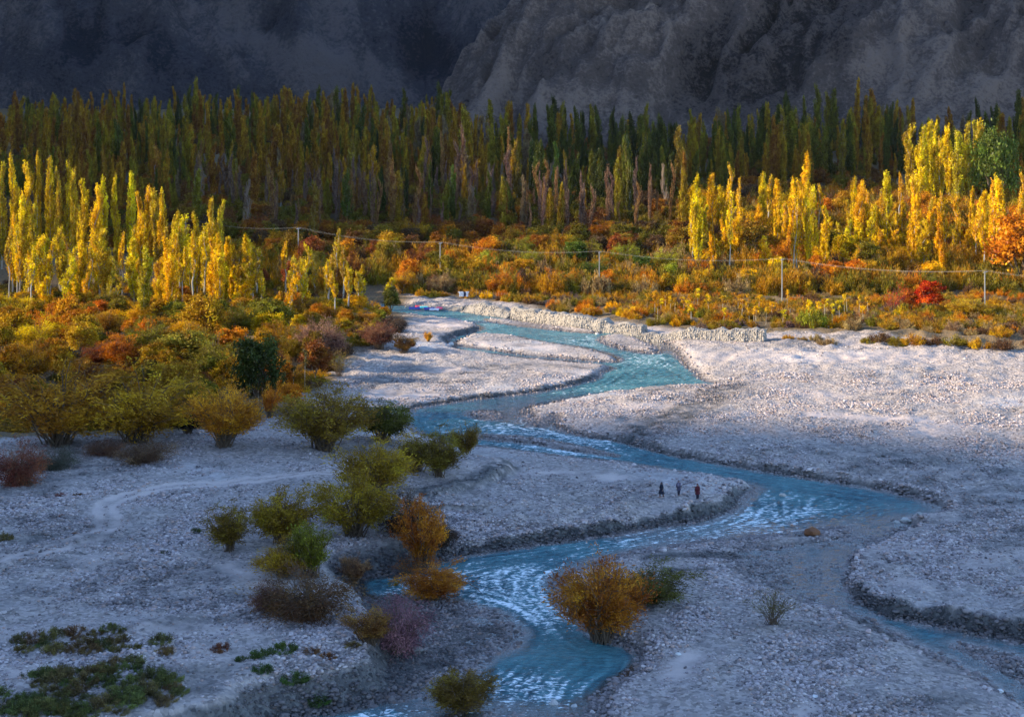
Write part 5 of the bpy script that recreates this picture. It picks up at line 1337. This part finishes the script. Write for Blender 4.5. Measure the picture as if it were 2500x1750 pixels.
# shelter roofs glimpsed through the poplars
def shelter(px, Y, w, d, h, col, nm, label):
    x = (px - PXC) * Y / FPX; z = gz(x, Y)
    root = empty('tarpaulin_shelter', (x, Y, z), .15)
    for sx in (-1, 1):
        for sy in (-1, 1):
            mb = MB(); mb.tube([(sx * w * .45, sy * d * .45, -.2), (sx * w * .45, sy * d * .45, h * (.98 if sx > 0 else .72))], [.05, .05], 5); obj('post', mb.mesh('shelter_post', M['wood']), root)
    X, Yg = np.meshgrid(np.linspace(-w / 2, w / 2, 10), np.linspace(-d / 2, d / 2, 8)); Z = h * (.86 + .28 * X / w) + .06 * fbm(X, Yg, 2)
    top = np.stack([X.ravel(), Yg.ravel(), Z.ravel()], 1); ii = np.arange(80).reshape(8, 10); q = np.stack([ii[:-1, :-1], ii[:-1, 1:], ii[1:, 1:], ii[1:, :-1]], -1).reshape(-1, 4)
    me = mesh_np('roof_sheet', top, q, cloth_mat(nm, col)); ro = obj('roof_sheet', me, root); ro.modifiers.new('thick', 'SOLIDIFY').thickness = .04
    mb = MB(); mb.box((0, d * .46, h * .38), (w * .88, .06, h * .76)); obj('back_wall', mb.mesh('shelter_wall', cloth_mat(nm, col)), root)
    tag(root, label, 'shelter')
shelter(752, 358, 3.4, 3, 3.4, (.72, .74, .76), 'cloth_white', 'white tarpaulin shelter glimpsed between slim poplars')
shelter(797, 360, 3.2, 3, 3.0, (.55, .03, .03), 'cloth_red', 'red tarpaulin shelter glimpsed between slim poplars')
shelter(838, 362, 2.6, 2.4, 2.6, (.5, .58, .62), 'cloth_grey', 'pale grey shelter beside the red tarpaulin')

# ------------------------------------------------------------------ three people walking on the bar
M['skin'] = mat_plain('skin', (.32, .19, .13), .6, .1, 6.0)
M['hair'] = mat_plain('hair', (.012, .01, .009), .6, .2, 8.0)
def person(px, py, height, face, pose, robe_len, robe_col, scarf_col, trouser_col, label, flare):
    x, y = at(px, py, 1.1); z = gz(x, y)
    root = empty('person', (x, y, z), face, (height / 1.65,) * 3)
    st, arm_l, arm_r = pose
    V, Rr, E = [], [], []
    def add(p, r, par=None):
        V.append(p); Rr.append(r if isinstance(r, tuple) else (r, r)); i = len(V) - 1
        if par is not None: E.append((par, i))
        return i
    pel = add((0, 0, .92), (.145, .105)); sp = add((0, .01, 1.12), (.125, .095), pel); ch = add((0, 0, 1.3), (.15, .1), sp); nk = add((0, .01, 1.43), .05, ch)
    hd = add((0, -.01, 1.51), (.07, .085), nk); hd2 = add((0, -.005, 1.6), (.075, .09), hd)
    nose = add((0, -.098, 1.545), .014, hd)
    for s, arm_ in ((-1, arm_l), (1, arm_r)):
        sh = add((s * .17, 0, 1.37), .05, ch); el = add((s * arm_[0][0], arm_[0][1], arm_[0][2]), .04, sh); wr = add((s * arm_[1][0], arm_[1][1], arm_[1][2]), .028, el)
        w = Vector(V[wr]); d = (w - Vector(V[el])).normalized(); pm = add(tuple(w + d * .06), (.035, .018), wr)
        side = d.cross(Vector((0, 1, 0))).normalized() if abs(d.y) < .9 else Vector((1, 0, 0))
        for k, ln in enumerate((.07, .08, .075, .06)):
            b = w + d * .09 + side * (.024 - .016 * k); f1 = add(tuple(b), .009, pm); f2 = add(tuple(b + d * ln * .6 + Vector((0, -.012, 0))), .008, f1); add(tuple(b + d * ln + Vector((0, -.03, 0))), .007, f2)
        t1 = add(tuple(w + d * .035 + side * .04 + Vector((0, -.015, 0))), .01, pm); add(tuple(w + d * .075 + side * .055 + Vector((0, -.03, 0))), .008, t1)
    for s, fwd in ((-1, st), (1, -st)):
        hp = add((s * .085, 0, .86), .085, pel); kn = add((s * .09, -fwd * .6 - .03, .48), .055, hp); an = add((s * .09, -fwd + (.05 if fwd < 0 else 0), .09), .036, kn); add((s * .095, -fwd - .14, .035), (.04, .025), an)
    me = bpy.data.meshes.new('person_body'); me.from_pydata(V, E, []); me.materials.append(M['skin'])
    b = obj('body', me, root)
    md = b.modifiers.new('skin', 'SKIN'); md.use_smooth_shade = True
    for i, sv in enumerate(me.skin_vertices[0].data): sv.radius = Rr[i]; sv.use_root = (i == 0)
    b.modifiers.new('sub', 'SUBSURF').levels = 1; b.modifiers['sub'].render_levels = 1
    def lathe(name, rings, mat, n=18, fold=.0, close_top=False):
        mb = MB()
        for ri, (zz, rx, ry, ox, oy) in enumerate(rings):
            for k in range(n):
                a = 2 * math.pi * k / n; f = 1 + fold * (ri / len(rings)) * math.sin(5 * a + ri * .4)
                mb.v.append(Vector((ox + rx * f * math.cos(a), oy + ry * f * math.sin(a), zz)))
        for ri in range(len(rings) - 1):
            for k in range(n): mb.f.append((ri * n + k, (ri + 1) * n + k, (ri + 1) * n + (k + 1) % n, ri * n + (k + 1) % n))
        if close_top: mb.f.append(tuple(range(n)))
        return obj(name, mb.mesh(name, mat, True), root)
    rm = cloth_mat('robe_%d' % px, robe_col); sm = cloth_mat('scarf_%d' % px, scarf_col); tm = cloth_mat('trousers_%d' % px, trouser_col)
    zb = robe_len
    lathe('robe', [(1.44, .07, .07, 0, 0), (1.38, .2, .12, 0, 0), (1.25, .21, .15, 0, 0), (1.05, .19, .14, 0, 0), (.92, .21, .16, 0, 0), (.92 - (.92 - zb) * .5, .23 + flare * .5, .18 + flare * .4, 0, 0), (zb, .25 + flare, .2 + flare * .8, 0, 0)], rm, 20, .12, True)
    for s, arm_ in ((-1, arm_l), (1, arm_r)):
        mb = MB(); mb.tube([(s * .15, 0, 1.38), (s * arm_[0][0], arm_[0][1], arm_[0][2]), tuple(Vector((s * arm_[0][0], arm_[0][1], arm_[0][2])).lerp(Vector((s * arm_[1][0], arm_[1][1], arm_[1][2])), .9))], [.075, .065, .055], 10); obj('sleeve', mb.mesh('sleeve', rm, True), root)
    for s, fwd in ((-1, st), (1, -st)):
        mb = MB(); mb.tube([(s * .085, 0, .88), (s * .09, -fwd * .6 - .03, .48), (s * .09, -fwd + (.05 if fwd < 0 else 0), .12)], [.1, .085, .07], 10); obj('trouser_leg', mb.mesh('trouser_leg', tm, True), root)
    # headscarf: a hood open at the face that falls over the shoulders
    mb = MB(); n = 14; rings = [(1.70, .03, .03), (1.68, .07, .085), (1.61, .1, .115), (1.52, .1, .115), (1.44, .1, .1), (1.36, .2, .15), (1.2, .25, .2), (1.05, .24, .22)]
    for zz, rx, ry in rings:
        for k in range(n):
            a = math.pi * (.5 + (k / (n - 1) - .5) * (1.42 if 1.45 < zz < 1.66 else 1.9)); a2 = a
            mb.v.append(Vector((rx * math.cos(a2), ry * math.sin(a2) + .01, zz)))
    for ri in range(len(rings) - 1):
        for k in range(n - 1): mb.f.append((ri * n + k, (ri + 1) * n + k, (ri + 1) * n + k + 1, ri * n + k + 1))
    mb.f.append(tuple(range(n)))
    so = obj('headscarf', mb.mesh('headscarf', sm, True), root); so.modifiers.new('thick', 'SOLIDIFY').thickness = .012
    tag(root, label, 'person')
rel = ((.25, .04, 1.12), (.28, -.06, .9)); swing = ((.27, .14, 1.13), (.3, .2, .93)); bent = ((.24, 0, 1.12), (.12, -.2, 1.05))
person(1615, 1224, 1.62, R(-60), (.16, bent, rel), .42, (.014, .016, .03), (.012, .016, .03), (.16, .09, .07), 'person in a black flared robe and scarf, one bare forearm bent', .14)
person(1657, 1223, 1.66, R(20), (.05, rel, rel), .62, (.05, .045, .075), (.14, .12, .17), (.025, .025, .045), 'person in a mottled grey-violet shawl between the other two walkers', .02)
person(1703, 1222, 1.70, R(10), (.08, rel, swing), .60, (.075, .012, .018), (.09, .015, .02), (.018, .018, .035), 'person in a dark red shawl and black trousers', .04)
# ------------------------------------------------------------------ thin valley haze
mb = MB(); mb.box((0, 520, 345), (2960, 2200, 710))
hz = NT('valley_haze')
pv = hz.add('ShaderNodeVolumePrincipled'); pv.inputs['Color'].default_value = (.92, .95, 1, 1); pv.inputs['Density'].default_value = 1.3e-5; pv.inputs['Anisotropy'].default_value = 0.0
hz.l(pv.outputs[0], hz.out.inputs['Volume'])
haze = obj('haze', mb.mesh('haze', hz.m))
tag(haze, 'thin blue haze filling the valley', kind='stuff')
